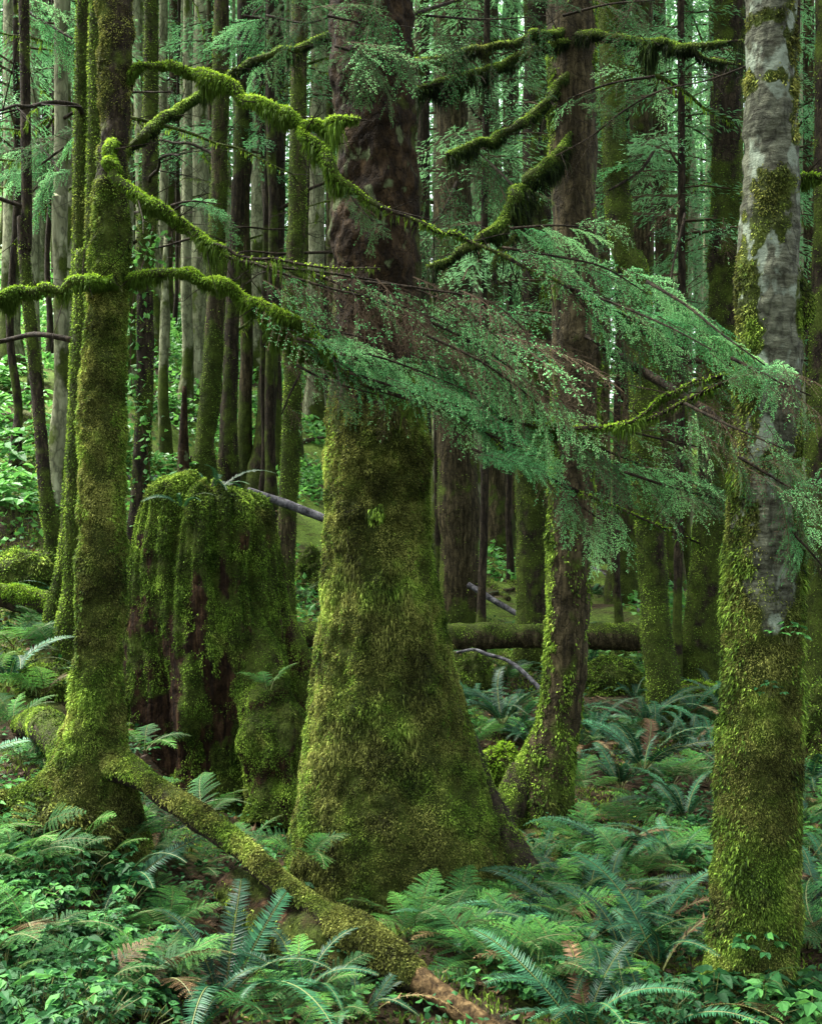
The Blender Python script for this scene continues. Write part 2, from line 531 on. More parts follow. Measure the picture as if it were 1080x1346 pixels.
def dead_branch_mesh(seed, L, droop, moss):
    r = np.random.default_rng(seed)
    mb = MB()
    k = 9
    t = np.linspace(0, 1, k)
    pts = np.stack([t * L, np.cumsum(r.normal(size=k) * .016 * L), t * .15 * L - droop * t ** 2 * L + r.normal(size=k) * .007 * L], 1)
    pts[0] = 0
    tb = Tube(pts, .013 * (1 - .85 * t) * max(1, L / 1.2) + .003, 6, .1)
    tb.moss[:] = .7 if moss else 0
    tb.add(mb, 0)
    for i in range(10):
        j = r.integers(2, k)
        a = pts[j][None]
        dv = np.array([.6, r.choice([-1, 1]) * .7, r.normal() * .3 - .2]) * L * (.12 + .2 * r.random())
        b = a + dv
        rods(mb, a, b, .006, .002, 0)
        c = b + dv * .6 + r.normal(size=3) * .05
        rods(mb, b, c, .003, .0015, 0)
    if moss:
        s = sample_tube(tb, 260, None, seed)
        low = np.clip(-s[1][:, 2], 0, 1)
        blades(mb, s[0], s[1], .03 + .10 * low * r.random(260), .012, .4, .4, .7, seed, mat=1, bend=.8)
    return mb.mesh('branch', [M['bark_dark'], M['mossbright']], True)


DEAD = [dead_branch_mesh(60 + i, 1.0 + .35 * i, .25, i % 2 == 0) for i in range(6)]

BG = []        # background trees waiting for their labels: (object, px, d, description, seen)


def bg_tree(px0, pxb, pyb, w, kind, bend=0.0, base=None, moss=.5, nbranch=3, crown=True, wb=None, tufts=0, d=None, top=None):
    """a trunk that crosses the photograph at column px0 on its top edge and stands at pxb, pyb"""
    b = ground_pt(pxb, pyb) if d is None else np.array([(pxb - 540) / F * d, d, float(gz((pxb - 540) / F * d, d))])
    d = b[1]
    zt = CZ + HY / F * d
    r0 = w / 2 / F * d
    xt = (px0 - 540) / F * d
    hgt = max(zt - b[2], 3.0)
    seed = int(abs(pxb) * 7 + abs(pyb) * 13) % 9973
    r = np.random.default_rng(seed)
    H = 27.0 if top is None else top
    ks = np.array([-.25, .02, .12, .3, .6, 1.0])
    pts, rad = [], []
    for k in ks:
        z = b[2] + k * hgt
        x = b[0] + (xt - b[0]) * max(k, 0) + bend * d / F * math.sin(math.pi * min(max(k, 0), 1))
        flare = 1 + .75 * math.exp(-max(k, 0) * hgt / .22) + .2 * math.exp(-max(k, 0) * hgt / .8)
        if wb:
            flare = 1 + (wb / w - 1) * math.exp(-max(k, 0) * hgt / .45)
        pts.append([x + .02 * r.normal(), d + .03 * r.normal(), z])
        rad.append(r0 * flare * (1.06 - .22 * k))
    if top is None:
        dx = (xt - b[0]) / hgt
        z1 = b[2] + H
        if z1 > pts[-1][2] + 1:
            pts.append([xt + .3 * dx * (z1 - pts[-1][2]), d, z1])
            rad.append(r0 * .35)
    else:
        keep = [i for i, p in enumerate(pts) if p[2] < b[2] + top]
        pts = [pts[i] for i in keep]; rad = [rad[i] for i in keep]
        pts.append([pts[-1][0] + .02, d, b[2] + top]); rad.append(r0 * .45)
    near = d < 17
    tb = Tube(np.array(pts), np.array(rad), 28 if near else 14, .09 if near else .3, bark_disp(.11, 7, seed, .16), seed)
    zz = tb.P[..., 2] - b[2]
    tb.moss = np.clip(moss - .08 + (.14 if kind == 'pale' else 0) + .35 * np.exp(-zz / .7) + .8 * fbm(tb.P * np.array([4, 4, 1.6]), seed + 5, 4) - .12 * np.clip((zz - 2.5) / 4, 0, 1), 0, 1)
    mb = MB()
    tb.add(mb, 0)
    root = thing('conifer_tree', None, 'tree', b)
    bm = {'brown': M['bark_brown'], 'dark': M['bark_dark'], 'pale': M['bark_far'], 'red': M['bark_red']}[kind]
    obj('trunk', mb.mesh('trunk', bm, True, b), root)
    if tufts:
        tm = MB()
        wgt = np.clip(tb.moss * 1.6 - .35, 0, 1) * (zz < zt - b[2] + .3)
        s = sample_tube(tb, int(tufts * 1.7), wgt, seed)
        if s is not None:
            blades(tm, s[0], s[1], .019, .0085, .75, 1.0, .15, seed)
            o = obj('moss', tm.mesh('moss', M['moss'], False, b), root)
            o['kind'] = 'stuff'
    if crown:
        cm = (CROWNS_MID if d < 24 else CROWNS_FAR)
        c = obj('crown', cm[seed % len(cm)], root, (pts[-1][0] * .5 + xt * .5 - b[0], 0, 0))
        c.rotation_euler = (0, 0, r.random() * 6.28)
    for i in range(nbranch):
        z = hgt * (.3 + .65 * r.random()) if top is None else top * (.3 + .6 * r.random())
        k = int(np.argmin(np.abs(tb.c[:, 2] - b[2] - z)))
        br = obj('branch', DEAD[int(r.integers(len(DEAD)))], root, tb.c[k] - b)
        br.rotation_euler = (0, -.1 + .3 * r.normal(), r.choice([0, math.pi]) + r.normal() * .8)
        s = .55 + .6 * r.random()
        br.scale = (s, s, s)
    BASES.append((b[0], b[1], rad[1] * 1.1))
    look = {'brown': 'brown', 'dark': 'dark', 'pale': 'grey', 'red': 'reddish'}[kind]
    BG.append([root, pxb if abs(pxb - 540) > 0 else 540, d, ('thin ' if w < 26 else 'stout ' if w > 42 else '') + ('mossy ' if moss > .5 else '') + look])
    return root, tb


# left part
bg_tree(17, 12, 490, 25, 'pale', 0, moss=.35, nbranch=3)
bg_tree(24, 72, 745, 16, 'dark', -14, moss=.45, nbranch=4, tufts=5000)
bg_tree(78, 76, 690, 20, 'pale', 4, moss=.35)
bg_tree(88, 92, 600, 16, 'pale', 0, moss=.3)
bg_tree(118, 76, 850, 22, 'brown', 6, moss=.75, nbranch=2, tufts=14000)
bg_tree(128, 94, 872, 26, 'brown', 2, moss=.9, nbranch=1, tufts=16000)
bg_tree(196, 182, 745, 22, 'dark', 0, moss=.62, nbranch=2, tufts=9000)
bg_tree(214, 219, 600, 12, 'pale', 0, moss=.4, top=3.2, crown=False, nbranch=0)
bg_tree(246, 241, 690, 13, 'red', 0, moss=.1, top=1.75, crown=False, nbranch=0)
bg_tree(292, 268, 668, 24, 'brown', 4, moss=.8, nbranch=3, tufts=12000)
bg_tree(318, 297, 655, 20, 'dark', 3, moss=.55, nbranch=3, tufts=4000)
bg_tree(322, 322, 640, 17, 'brown', 0, moss=.5, nbranch=2)
bg_tree(368, 340, 655, 24, 'dark', 8, moss=.5, nbranch=3)
bg_tree(392, 373, 852, 24, 'brown', 3, moss=.85, nbranch=2, tufts=14000)
bg_tree(356, 357, 700, 13, 'dark', 0, moss=.5, nbranch=1)
bg_tree(265, 262, 520, 26, 'pale', 0, moss=.2)
bg_tree(248, 246, 540, 14, 'pale', 0, moss=.15)
bg_tree(216, 214, 470, 13, 'pale', 0, moss=.15)
bg_tree(178, 206, 470, 16, 'pale', 5, moss=.3)
bg_tree(420, 412, 560, 22, 'pale', 0, moss=.3)
bg_tree(340, 338, 500, 20, 'pale', 0, moss=.3)
bg_tree(150, 150, 520, 22, 'pale', 0, moss=.3)
bg_tree(45, 44, 520, 14, 'pale', 0, moss=.3)
# middle
bg_tree(556, 556, 790, 18, 'dark', 2, moss=.45, nbranch=2, tufts=3000)
bg_tree(590, 606, 822, 50, 'brown', 0, moss=.40, nbranch=3, wb=56, tufts=4000)
bg_tree(575, 576, 770, 17, 'pale', 0, moss=.35)
bg_tree(640, 655, 730, 34, 'brown', 0, moss=.42, nbranch=3)
bg_tree(706, 696, 875, 42, 'dark', 2, moss=.62, nbranch=3, tufts=9000, wb=52)
bg_tree(672, 678, 680, 24, 'brown', 0, moss=.4)
bg_tree(620, 626, 690, 18, 'pale', 0, moss=.35)
bg_tree(792, 792, 740, 20, 'brown', 0, moss=.4)
bg_tree(818, 822, 760, 22, 'red', 0, moss=.4)
bg_tree(846, 818, 792, 32, 'brown', 12, moss=.55, nbranch=2)
bg_tree(800, 868, 945, 36, 'dark', 6, moss=.85, nbranch=2, tufts=16000, wb=44)
bg_tree(896, 925, 700, 14, 'pale', 5, moss=.35)
bg_tree(868, 880, 770, 24, 'brown', 0, moss=.5, nbranch=2)
bg_tree(905, 900, 770, 12, 'brown', -4, moss=.8, nbranch=1)
bg_tree(956, 922, 905, 46, 'dark', 12, moss=.72, nbranch=3, tufts=22000, wb=72)
bg_tree(938, 965, 850, 22, 'dark', 0, moss=.5, nbranch=2)
bg_tree(1062, 1068, 820, 17, 'brown', 0, moss=.5, nbranch=2)
bg_tree(1092, 1082, 960, 44, 'dark', 0, moss=.8, nbranch=2, tufts=8000)
bg_tree(1045, 1050, 730, 20, 'pale', 0, moss=.4)
# farther trees: scattered where the forest goes on
rf = np.random.default_rng(77)
tries = 0
placed = [(b[0], b[1]) for b in BASES]
nfar = 0
while nfar < 185 and tries < 4000:
    tries += 1
    d = 19 + 56 * rf.random() ** .8
    u = (rf.random() - .5) * .92 if rf.random() < .65 else -.36 + .34 * rf.random()
    x = u * d
    if min((x - a) ** 2 + (d - b_) ** 2 for a, b_ in placed) < (.9 if d < 40 else 1.7) ** 2:
        continue
    placed.append((x, d))
    r_m = .055 + .09 * rf.random()
    px = 540 + u * F
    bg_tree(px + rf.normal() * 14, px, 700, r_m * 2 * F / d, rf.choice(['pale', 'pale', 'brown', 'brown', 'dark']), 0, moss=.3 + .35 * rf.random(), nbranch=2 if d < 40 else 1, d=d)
    nfar += 1
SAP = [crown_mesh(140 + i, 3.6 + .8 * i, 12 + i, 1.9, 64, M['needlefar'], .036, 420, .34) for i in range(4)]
for i, (px, d) in enumerate(((20, 14), (66, 20), (345, 18), (575, 17), (632, 13.5), (668, 19), (720, 24), (812, 15), (850, 20), (890, 13), (930, 24), (980, 17), (1040, 15), (1078, 21), (780, 28), (-30, 16), (230, 30))):
    x = (px - 540) / F * d
    bg_tree(px + 5, px, 700, 10 * 14 / d, 'dark', 0, moss=.3, nbranch=0, crown=False, d=d, top=13)
    t_ = BG[-1]
    obj('crown', SAP[i % 4], t_[0]).rotation_euler = (0, 0, i * 1.7)
    t_[3] = 'leafy young'
# trees beside and behind the camera, outside the picture, that belong to the same wood
for (x, y) in ((-4.6, 4.5), (5.0, 3.4), (-6.2, 9.5), (5.6, 9.0), (-2.6, -3.5), (2.8, -2.2), (6.8, 13), (-8.5, 14)):
    px = 540 + x / max(y, 2.0) * F
    b = np.array([x, y, float(gz(x, y))])
    tb = Tube(np.array([[x, y, b[2] - .3], [x, y, b[2] + .3], [x + .1, y, b[2] + 6], [x + .1, y, b[2] + 26]]), np.array([.34, .22, .18, .06]), 20, .15, bark_disp(.11, 7, int(abs(x) * 99), .16))
    tb.moss = np.clip(.5 + .5 * fbm(tb.P * 2, 3, 3), 0, 1)
    mb = MB(); tb.add(mb)
    root = thing('conifer_tree', None, 'tree', b)
    obj('trunk', mb.mesh('trunk', M['bark_brown'], True, b), root)
    obj('crown', CROWNS_MID[0], root)
    BASES.append((x, y, .35))
    BG.append([root, px, y, 'brown'])


# ------------------------------------------------------------------ the four trees in front and the stump
def profile_tube(d, prof, segs, step, disp, yoff=0.0):
    prof = sorted(prof, key=lambda t: -t[0])
    pts = np.array([at(cx, py, d) for py, cx, w in prof])
    rad = np.array([w / 2 / F * d for py, cx, w in prof])
    return Tube(pts, rad, segs, step, disp)


def upper_trunk(mb, tb, z1, drift=(0, 0)):
    c, r = tb.c[-1], tb.r[-1]
    p = np.array([c - np.array([0, 0, .1]), c + np.array([drift[0], drift[1], 4]), [c[0] + 2 * drift[0], c[1] + 2 * drift[1], z1]])
    t = Tube(p, np.array([r * .98, r * .85, r * .25]), 20, .4, bark_disp(.1, 6, 4, .1))
    t.moss[:] = .35
    t.add(mb)


def lobed(amp, nz, seed, z0, fall, lumps=.05, fine=.02, k=5):
    """buttresses that fade with height above z0, lumps and a fine moss surface"""
    r = np.random.default_rng(seed)
    ph = r.random(8) * 6.28

    def f(P, dirs, rr):
        th = np.arctan2(dirs[..., 1], dirs[..., 0])
        zz = P[..., 2] - z0
        fade = np.exp(-np.clip(zz, 0, None) / fall)
        lob = sum(math.cos(ph[i]) * .3 * np.cos((i + 2) * th + ph[i + 2]) for i in range(k)) + .25 * np.sin(k * th + ph[0])
        h = amp * rr * fade * lob
        h = h + lumps * fbm(P * np.array([2.6, 2.6, 1.7]), seed, 3) + .55 * lumps * fbm(P * np.array([6.5, 6.5, 4]), seed + 1, 3) + fine * fbm(P * 11, seed + 3, 3) + .35 * fine * vnoise(P * 27, seed + 9)
        return h
    return f


def moss_part(parent, tb, origin, n, L, W, weight, mat, seed, out=.5, down=.35, bend=.35, far=.35):
    # moss grows all round, thinner on the side turned away from the clearing
    front = np.where(tb.N[..., 1] < .35, 1.0, far) * np.clip(.8 + 1.3 * fbm(tb.P * 14, seed + 60, 3), .38, 1.6)
    mb = MB()
    s = sample_tube(tb, n, weight * front, seed)
    if s is None:
        return None
    clump = np.clip(.75 + .9 * fbm(s[0] * 9, seed + 9, 3), .4, 1.5)
    blades(mb, s[0], s[1], L * clump, W, out, 1.0, down, seed, bend=bend)
    o = obj('moss', mb.mesh('moss', mat, False, origin), parent)
    o['kind'] = 'stuff'
    return o


# --- main trunk
DM = 7.0
main_prof = [(-60, 489, 100), (0, 488, 103), (100, 489, 105), (200, 491, 107), (340, 492, 111), (450, 494, 118), (560, 495, 126), (640, 496, 134),
             (700, 497, 142), (760, 498, 154), (800, 499, 163), (860, 501, 180), (900, 503, 192), (950, 506, 212), (1000, 509, 234), (1050, 513, 258),
             (1100, 517, 282), (1150, 520, 306), (1200, 522, 330), (1260, 522, 350)]
tb = profile_tube(DM, main_prof, 168, .02, lobed(.10, 0, 5, .05, .42, .045, .028))
zpix = HY - (tb.P[..., 2] - CZ) / DM * F
w_moss = sig((zpix - 545 + 70 * fbm(tb.P * 3, 31, 3)) / 16)
edge = .75 * np.clip(np.abs(tb.dirs[..., 0]) - .86, 0, .14) / .14 * sig((zpix - 60) / 30)
tb.moss = np.clip(.26 + w_moss * .95 + edge * .4, 0, 1)
mb = MB(); tb.add(mb); upper_trunk(mb, tb, 30)
b = at(505, 1190, DM)
MAIN = thing('broad_tree', 'broad moss-covered conifer trunk flaring at its base, bare reddish bark higher up', 'tree', b)
main_trunk = obj('trunk', mb.mesh('trunk', M['bark_red'], True, b), MAIN)
moss_part(main_trunk, tb, b, 520000, .0165, .0058, w_moss * (.85 + .4 * fbm(tb.P * 4, 8, 2)), M['mossbrown'], 1, .7, .16)
# brighter flank moss, rim light from the open sides put into its colour
side = np.clip((np.abs(tb.N[..., 0]) - .62) / .3, 0, 1) * w_moss
moss_part(main_trunk, tb, b, 60000, .020, .006, side, M['moss'], 2, .8, .2)
mats_ = np.clip(fbm(tb.P * np.array([4.5, 4.5, 2.6]), 88, 4) * 3 - .25, 0, 1) * w_moss
moss_part(main_trunk, tb, b, 42000, .038, .006, mats_, M['mossbrown'], 14, .55, .7, .9)
obj('crown', CROWNS_MID[1], MAIN)
BASES.append((b[0], DM, .62))


def root_part(parent, origin, pts, moss_n, mat, seed, mossmat='moss', segs=20, mossv=.8, disp=None, name='root'):
    P = np.array([at(*p[:3]) for p in pts])
    R = np.array([p[3] / 2 / F * p[2] for p in pts])
    t = Tube(P, R, segs, .025, disp or bark_disp(.10, 9, seed, .22))
    up = np.clip(t.N[..., 2] * .5 + .6, 0, 1)
    t.moss = np.clip(mossv * up + .3 * fbm(t.P * 4, seed, 3), 0, 1)
    m = MB(); t.add(m)
    o = obj(name, m.mesh(name, mat, True, origin), parent)
    if moss_n:
        moss_part(o, t, origin, int(moss_n * 2.2), .017, .0062, np.clip(t.moss * 1.5 - .3, 0, 1), M[mossmat], seed, .6, .3)
    return o, t


root_part(MAIN, b, [(575, 900, 7.1, 46), (604, 985, 7.05, 56), (632, 1060, 7.0, 60), (662, 1115, 6.9, 58), (690, 1150, 6.8, 46), (715, 1180, 6.7, 30)], 2500, M['bark_dark'], 41, mossv=.35)
root_part(MAIN, b, [(446, 950, 7.0, 50), (434, 1040, 6.95, 56), (424, 1110, 6.85, 56), (412, 1170, 6.8, 50)], 9000, M['bark_dark'], 42, mossv=.9)
root_part(MAIN, b, [(500, 1060, 6.75, 90), (492, 1130, 6.62, 100), (480, 1190, 6.5, 90), (470, 1230, 6.4, 60)], 10000, M['bark_dark'], 43, 'mossbrown', mossv=.9)
# the mossy burl half way up
t = Tube(np.array([at(492, 668, 6.86), at(493, 676, 6.72), at(494, 684, 6.66)]), np.array([.07, .065, .02]), 14, .02, bark_disp(.2, 12, 3, .3))
t.moss[:] = 1
m = MB(); t.add(m)
o = obj('burl', m.mesh('burl', M['bark_dark'], True, b), MAIN)
moss_part(o, t, b, 1500, .05, .008, np.ones(t.P.shape[:2]), M['moss'], 4, .9, .5, .6)

# --- tree with the arching limbs (left)
DA = 6.6
a_prof = [(-60, 151, 48), (0, 150, 48), (100, 150, 45), (200, 150, 46), (300, 145, 47), (400, 140, 55), (500, 138, 58), (600, 135, 60), (700, 134, 56),
          (800, 131, 60), (900, 127, 66), (950, 125, 76), (990, 121, 96), (1030, 118, 118), (1070, 114, 148), (1130, 110, 180)]
tb = profile_tube(DA, a_prof, 88, .018, lobed(.16, 0, 15, .6, .35, .03, .022))
zpix = HY - (tb.P[..., 2] - CZ) / DA * F
wA = np.clip(.50 + .6 * sig((zpix - 330) / 60) + .6 * fbm(tb.P * np.array([7, 7, 2.2]), 19, 3), 0, 1)
tb.moss = np.clip(wA * .95, 0, 1)
mb = MB(); tb.add(mb); upper_trunk(mb, tb, 26, (.1, .1))
b = at(120, 1050, DA)
TA = thing('arching_limb_tree', 'slim moss-covered tree at left with long arching mossy limbs reaching right', 'tree', b)
ta_trunk = obj('trunk', mb.mesh('trunk', M['bark_dark'], True, b), TA)
moss_part(ta_trunk, tb, b, 260000, .0165, .0056, wA ** 1.5 * (.6 + .4 * sig((zpix - 330) / 60)), M['mossbrown'], 5, .7, .15)
moss_part(ta_trunk, tb, b, 34000, .024, .006, np.clip((np.abs(tb.N[..., 0]) - .5) / .4, 0, 1) * wA * sig((zpix - 340) / 40), M['moss'], 6, .8, .3)  # greener flank moss, the light along the trunk's edges put into its colour
obj('crown', CROWNS_MID[2], TA)
BASES.append((b[0], DA, .42))
ORIG_A = b
root_part(TA, b, [(120, 985, 6.55, 60), (84, 1030, 6.55, 60), (45, 1052, 6.5, 50), (0, 1066, 6.45, 44), (-50, 1060, 6.3, 60)], 14000, M['bark_dark'], 51, 'mossbrown')
root_part(TA, b, [(90, 1000, 6.7, 46), (70, 965, 7.0, 46), (52, 952, 7.4, 40), (30, 955, 7.8, 30)], 5000, M['bark_dark'], 53)

# --- pale-barked tree (right)
DR = 5.4
r_prof = [(-60, 1013, 64), (0, 1013, 65), (100, 1012, 68), (200, 1013, 69), (300, 1010, 75), (380, 1009, 84), (430, 1010, 82), (500, 1010, 84), (600, 1007, 88),
          (700, 1005, 97), (800, 1003, 101), (900, 1001, 103), (1000, 998, 107), (1100, 994, 107), (1200, 992, 112), (1260, 988, 112), (1310, 986, 124), (1380, 985, 140)]
tb = profile_tube(DR, r_prof, 110, .015, lobed(.10, 0, 25, -.3, .3, .012, .016))
zpix = HY - (tb.P[..., 2] - CZ) / DR * F
nr = fbm(tb.P * np.array([5, 5, 3]), 77, 4)
wR = np.clip(sig((zpix - 800 + 90 * np.clip(np.abs(tb.dirs[..., 0]), 0, 1) ** 2 + 150 * nr) / 22), 0, 1) * np.clip(.95 + 1.1 * fbm(tb.P * np.array([8, 8, 5]), 78, 4), .1, 1)


def patch(cx, cy, rx, ry):
    xp = 540 + tb.P[..., 0] / DR * F
    q = ((xp - cx) / rx) ** 2 + ((zpix - cy) / ry) ** 2 + 3.6 * fbm(tb.P * np.array([22, 22, 15]), int(cx + cy), 4)
    return sig((1 - q) / .5) * (tb.dirs[..., 1] < .3)


pt = 0
for q in ((1000, 32, 20, 8), (1034, 55, 12, 34), (982, 112, 7, 12), (1030, 122, 15, 18), (1006, 112, 20, 6), (1040, 165, 8, 24), (1008, 262, 22, 22), (1000, 305, 20, 24),
          (978, 400, 12, 60), (1047, 410, 9, 30), (975, 490, 10, 60), (966, 640, 14, 90), (1046, 660, 12, 100), (1012, 610, 26, 18)):
    pt = np.maximum(pt, patch(*q))
wR = np.maximum(wR, pt)
tb.moss = np.clip(wR + .20 + .35 * np.clip(np.abs(tb.dirs[..., 0]) - .7, 0, 1), 0, .95)
mb = MB(); tb.add(mb); upper_trunk(mb, tb, 24, (.1, .2))
b = at(990, 1310, DR)
TR = thing('pale_barked_tree', 'pale grey-barked tree at right, blotched with lichen above and shaggy moss below', 'tree', b)
tr_trunk = obj('trunk', mb.mesh('trunk', M['bark_pale'], True, b), TR)
moss_part(tr_trunk, tb, b, 260000, .016, .0052, wR * sig((zpix - 640) / 50) * np.clip(.9 + .8 * nr, .1, 2), M['mossbrown'], 7, .75, .2)
moss_part(tr_trunk, tb, b, 20000, .030, .0065, wR * np.clip((np.abs(tb.N[..., 0]) - .45) / .4, 0, 1) * sig((zpix - 600) / 60), M['moss'], 8, .9, .35, .5)
moss_part(tr_trunk, tb, b, 9000, .020, .0065, pt ** 2 * sig((650 - zpix) / 40), M['mossbrown'], 9, .6, .3)
obj('crown', CROWNS_MID[0], TR)
BASES.append((b[0], DR, .3))
ORIG_R = b
# burl on the right edge of the pale trunk
root_part(TR, b, [(1044, 350, 5.4, 10), (1052, 385, 5.38, 24), (1054, 415, 5.4, 26), (1046, 450, 5.4, 12)], 1200, M['bark_dark'], 54, mossv=.6, name='burl')

# --- leaning brown tree
DB = float(ground_pt(708, 1075)[1])
m_prof = [(-60, 750, 60), (0, 751, 62), (100, 752, 62), (200, 753, 62), (300, 755, 62), (400, 757, 63), (500, 757, 63), (600, 753, 60), (700, 749, 57), (800, 747, 55),
          (870, 743, 56), (920, 737, 58), (960, 730, 62), (1000, 720, 70), (1040, 710, 82), (1080, 702, 100), (1120, 698, 112)]
tb = profile_tube(DB, m_prof, 64, .03, lobed(.14, 0, 35, -.3, .4, .03, .015))
zpix = HY - (tb.P[..., 2] - CZ) / DB * F
wB = np.clip(.20 + .42 * sig((zpix - 940) / 40) + .55 * fbm(tb.P * np.array([4, 4, 1.2]), 23, 3) + .25 * (np.abs(tb.N[..., 0]) > .8), 0, 1)
tb.moss = wB
mb = MB(); tb.add(mb); upper_trunk(mb, tb, 28, (.05, .1))
b = at(708, 1065, DB)
TB = thing('brown_tree', 'brown-barked tree leaning from a bent mossy foot between broad trunk and pale tree', 'tree', b)
o = obj('trunk', mb.mesh('trunk', M['bark_brown'], True, b), TB)
moss_part(o, tb, b, 30000, .030, .010, np.clip(wB * 2 - .75, 0, 1), M['moss'], 10, .6, .4)
obj('crown', CROWNS_MID[1], TB)
BASES.append((b[0], DB, .4))
ORIG_B = b
root_part(TB, b, [(690, 1010, DB - .05, 40), (672, 1060, DB - .15, 44), (660, 1100, DB - .3, 30)], 2500, M['bark_dark'], 55, mossv=.5)

# --- stump
DS = 9.0
s_prof = [(640, 277, 60), (648, 276, 130), (662, 275, 160), (690, 273, 176), (720, 272, 184), (770, 272, 196), (820, 274, 208), (880, 278, 222), (940, 282, 232), (1000, 284, 240), (1060, 286, 252), (1110, 286, 262)]
rs = np.random.default_rng(5)


def stump_disp(P, dirs, rr):
    th = np.arctan2(dirs[..., 1], dirs[..., 0])
    q = np.stack([np.cos(th) * 3.2, np.sin(th) * 3.2, P[..., 2] * .35], -1)
    rid = fbm(q, 71, 4)
    q2 = np.stack([np.cos(th) * 9, np.sin(th) * 9, P[..., 2] * 1.2], -1)
    h = .26 * rr * rid + .09 * rr * fbm(q2, 72, 3) + .03 * fbm(P * 6, 73, 3) + .012 * fbm(P * 20, 74, 2)
    xp = 540 + P[..., 0] / DS * F
    zp = HY - (P[..., 2] - CZ) / DS * F
    fr = dirs[..., 1] < .2
    for cx, cy, rx, ry, dep in ((338, 770, 14, 60, .10), (295, 740, 9, 40, .05), (225, 900, 26, 90, .12), (262, 985, 46, 40, .16), (305, 930, 18, 60, .06), (318, 745, 7, 60, .07)):
        h = h - dep * np.exp(-(((xp - cx) / rx) ** 2 + ((zp - cy) / ry) ** 2)) * fr
    return h


tb = profile_tube(DS, s_prof, 190, .018, stump_disp)
zpix = HY - (tb.P[..., 2] - CZ) / DS * F
tha = np.arctan2(tb.dirs[..., 1], tb.dirs[..., 0])
tb.P[..., 2] += .16 * fbm(np.stack([np.cos(tha) * 4, np.sin(tha) * 4, tha * 0], -1), 66, 3) * sig((700 - zpix) / 14)
ns = fbm(tb.P * np.array([7.5, 7.5, 3.2]), 81, 5)
wS = np.clip(.66 + 1.5 * ns + .7 * sig((685 - zpix) / 14) + .45 * np.clip(tb.N[..., 2], 0, 1) + .35 * np.clip((np.abs(tb.dirs[..., 0]) - .6) / .4, 0, 1) - .25 * sig((zpix - 830) / 40), 0, 1)
tb.moss = np.clip(wS * 1.0, 0, 1)
mb = MB(); tb.add(mb)
b = at(285, 1070, DS)
ST = thing('rotten_stump', 'huge rotten tree stump with mossy crown and exposed red-brown decaying wood', 'stump', b)
o = obj('wood', mb.mesh('wood', M['rot'], True, b), ST)
moss_part(o, tb, b, 240000, .018, .0075, np.clip(wS * 2.0 - .6, 0, 1), M['moss'], 11, .7, .3, .4)
moss_part(o, tb, b, 14000, .026, .010, np.clip(sig((672 - zpix) / 10) + np.clip(tb.N[..., 2] - .3, 0, 1), 0, 1), M['moss'], 12, .9, .3, .4)
root_part(ST, b, [(345, 760, 9.0, 34), (362, 810, 9.0, 44), (380, 860, 9.0, 56), (396, 910, 8.95, 62), (410, 960, 8.9, 52), (420, 1010, 8.8, 40)], 7000, M['rot'], 61, mossv=.55, name='buttress', disp=bark_disp(.3, 7, 61, .6))
root_part(ST, b, [(322, 800, 8.75, 40), (338, 870, 8.6, 62), (352, 930, 8.48, 84), (364, 990, 8.38, 96), (362, 1045, 8.3, 92), (352, 1090, 8.2, 80)], 26000, M['rot'], 62, mossv=.8, name='buttress', segs=44, disp=bark_disp(.30, 6, 62, .75))
root_part(ST, b, [(212, 664, 8.9, 20), (198, 700, 8.9, 20), (182, 750, 8.85, 20), (172, 800, 8.8, 20), (166, 860, 8.8, 24), (160, 930, 8.7, 30)], 4500, M['rot'], 63, mossv=.85, name='buttress')
BASES.append((b[0], DS, .85))

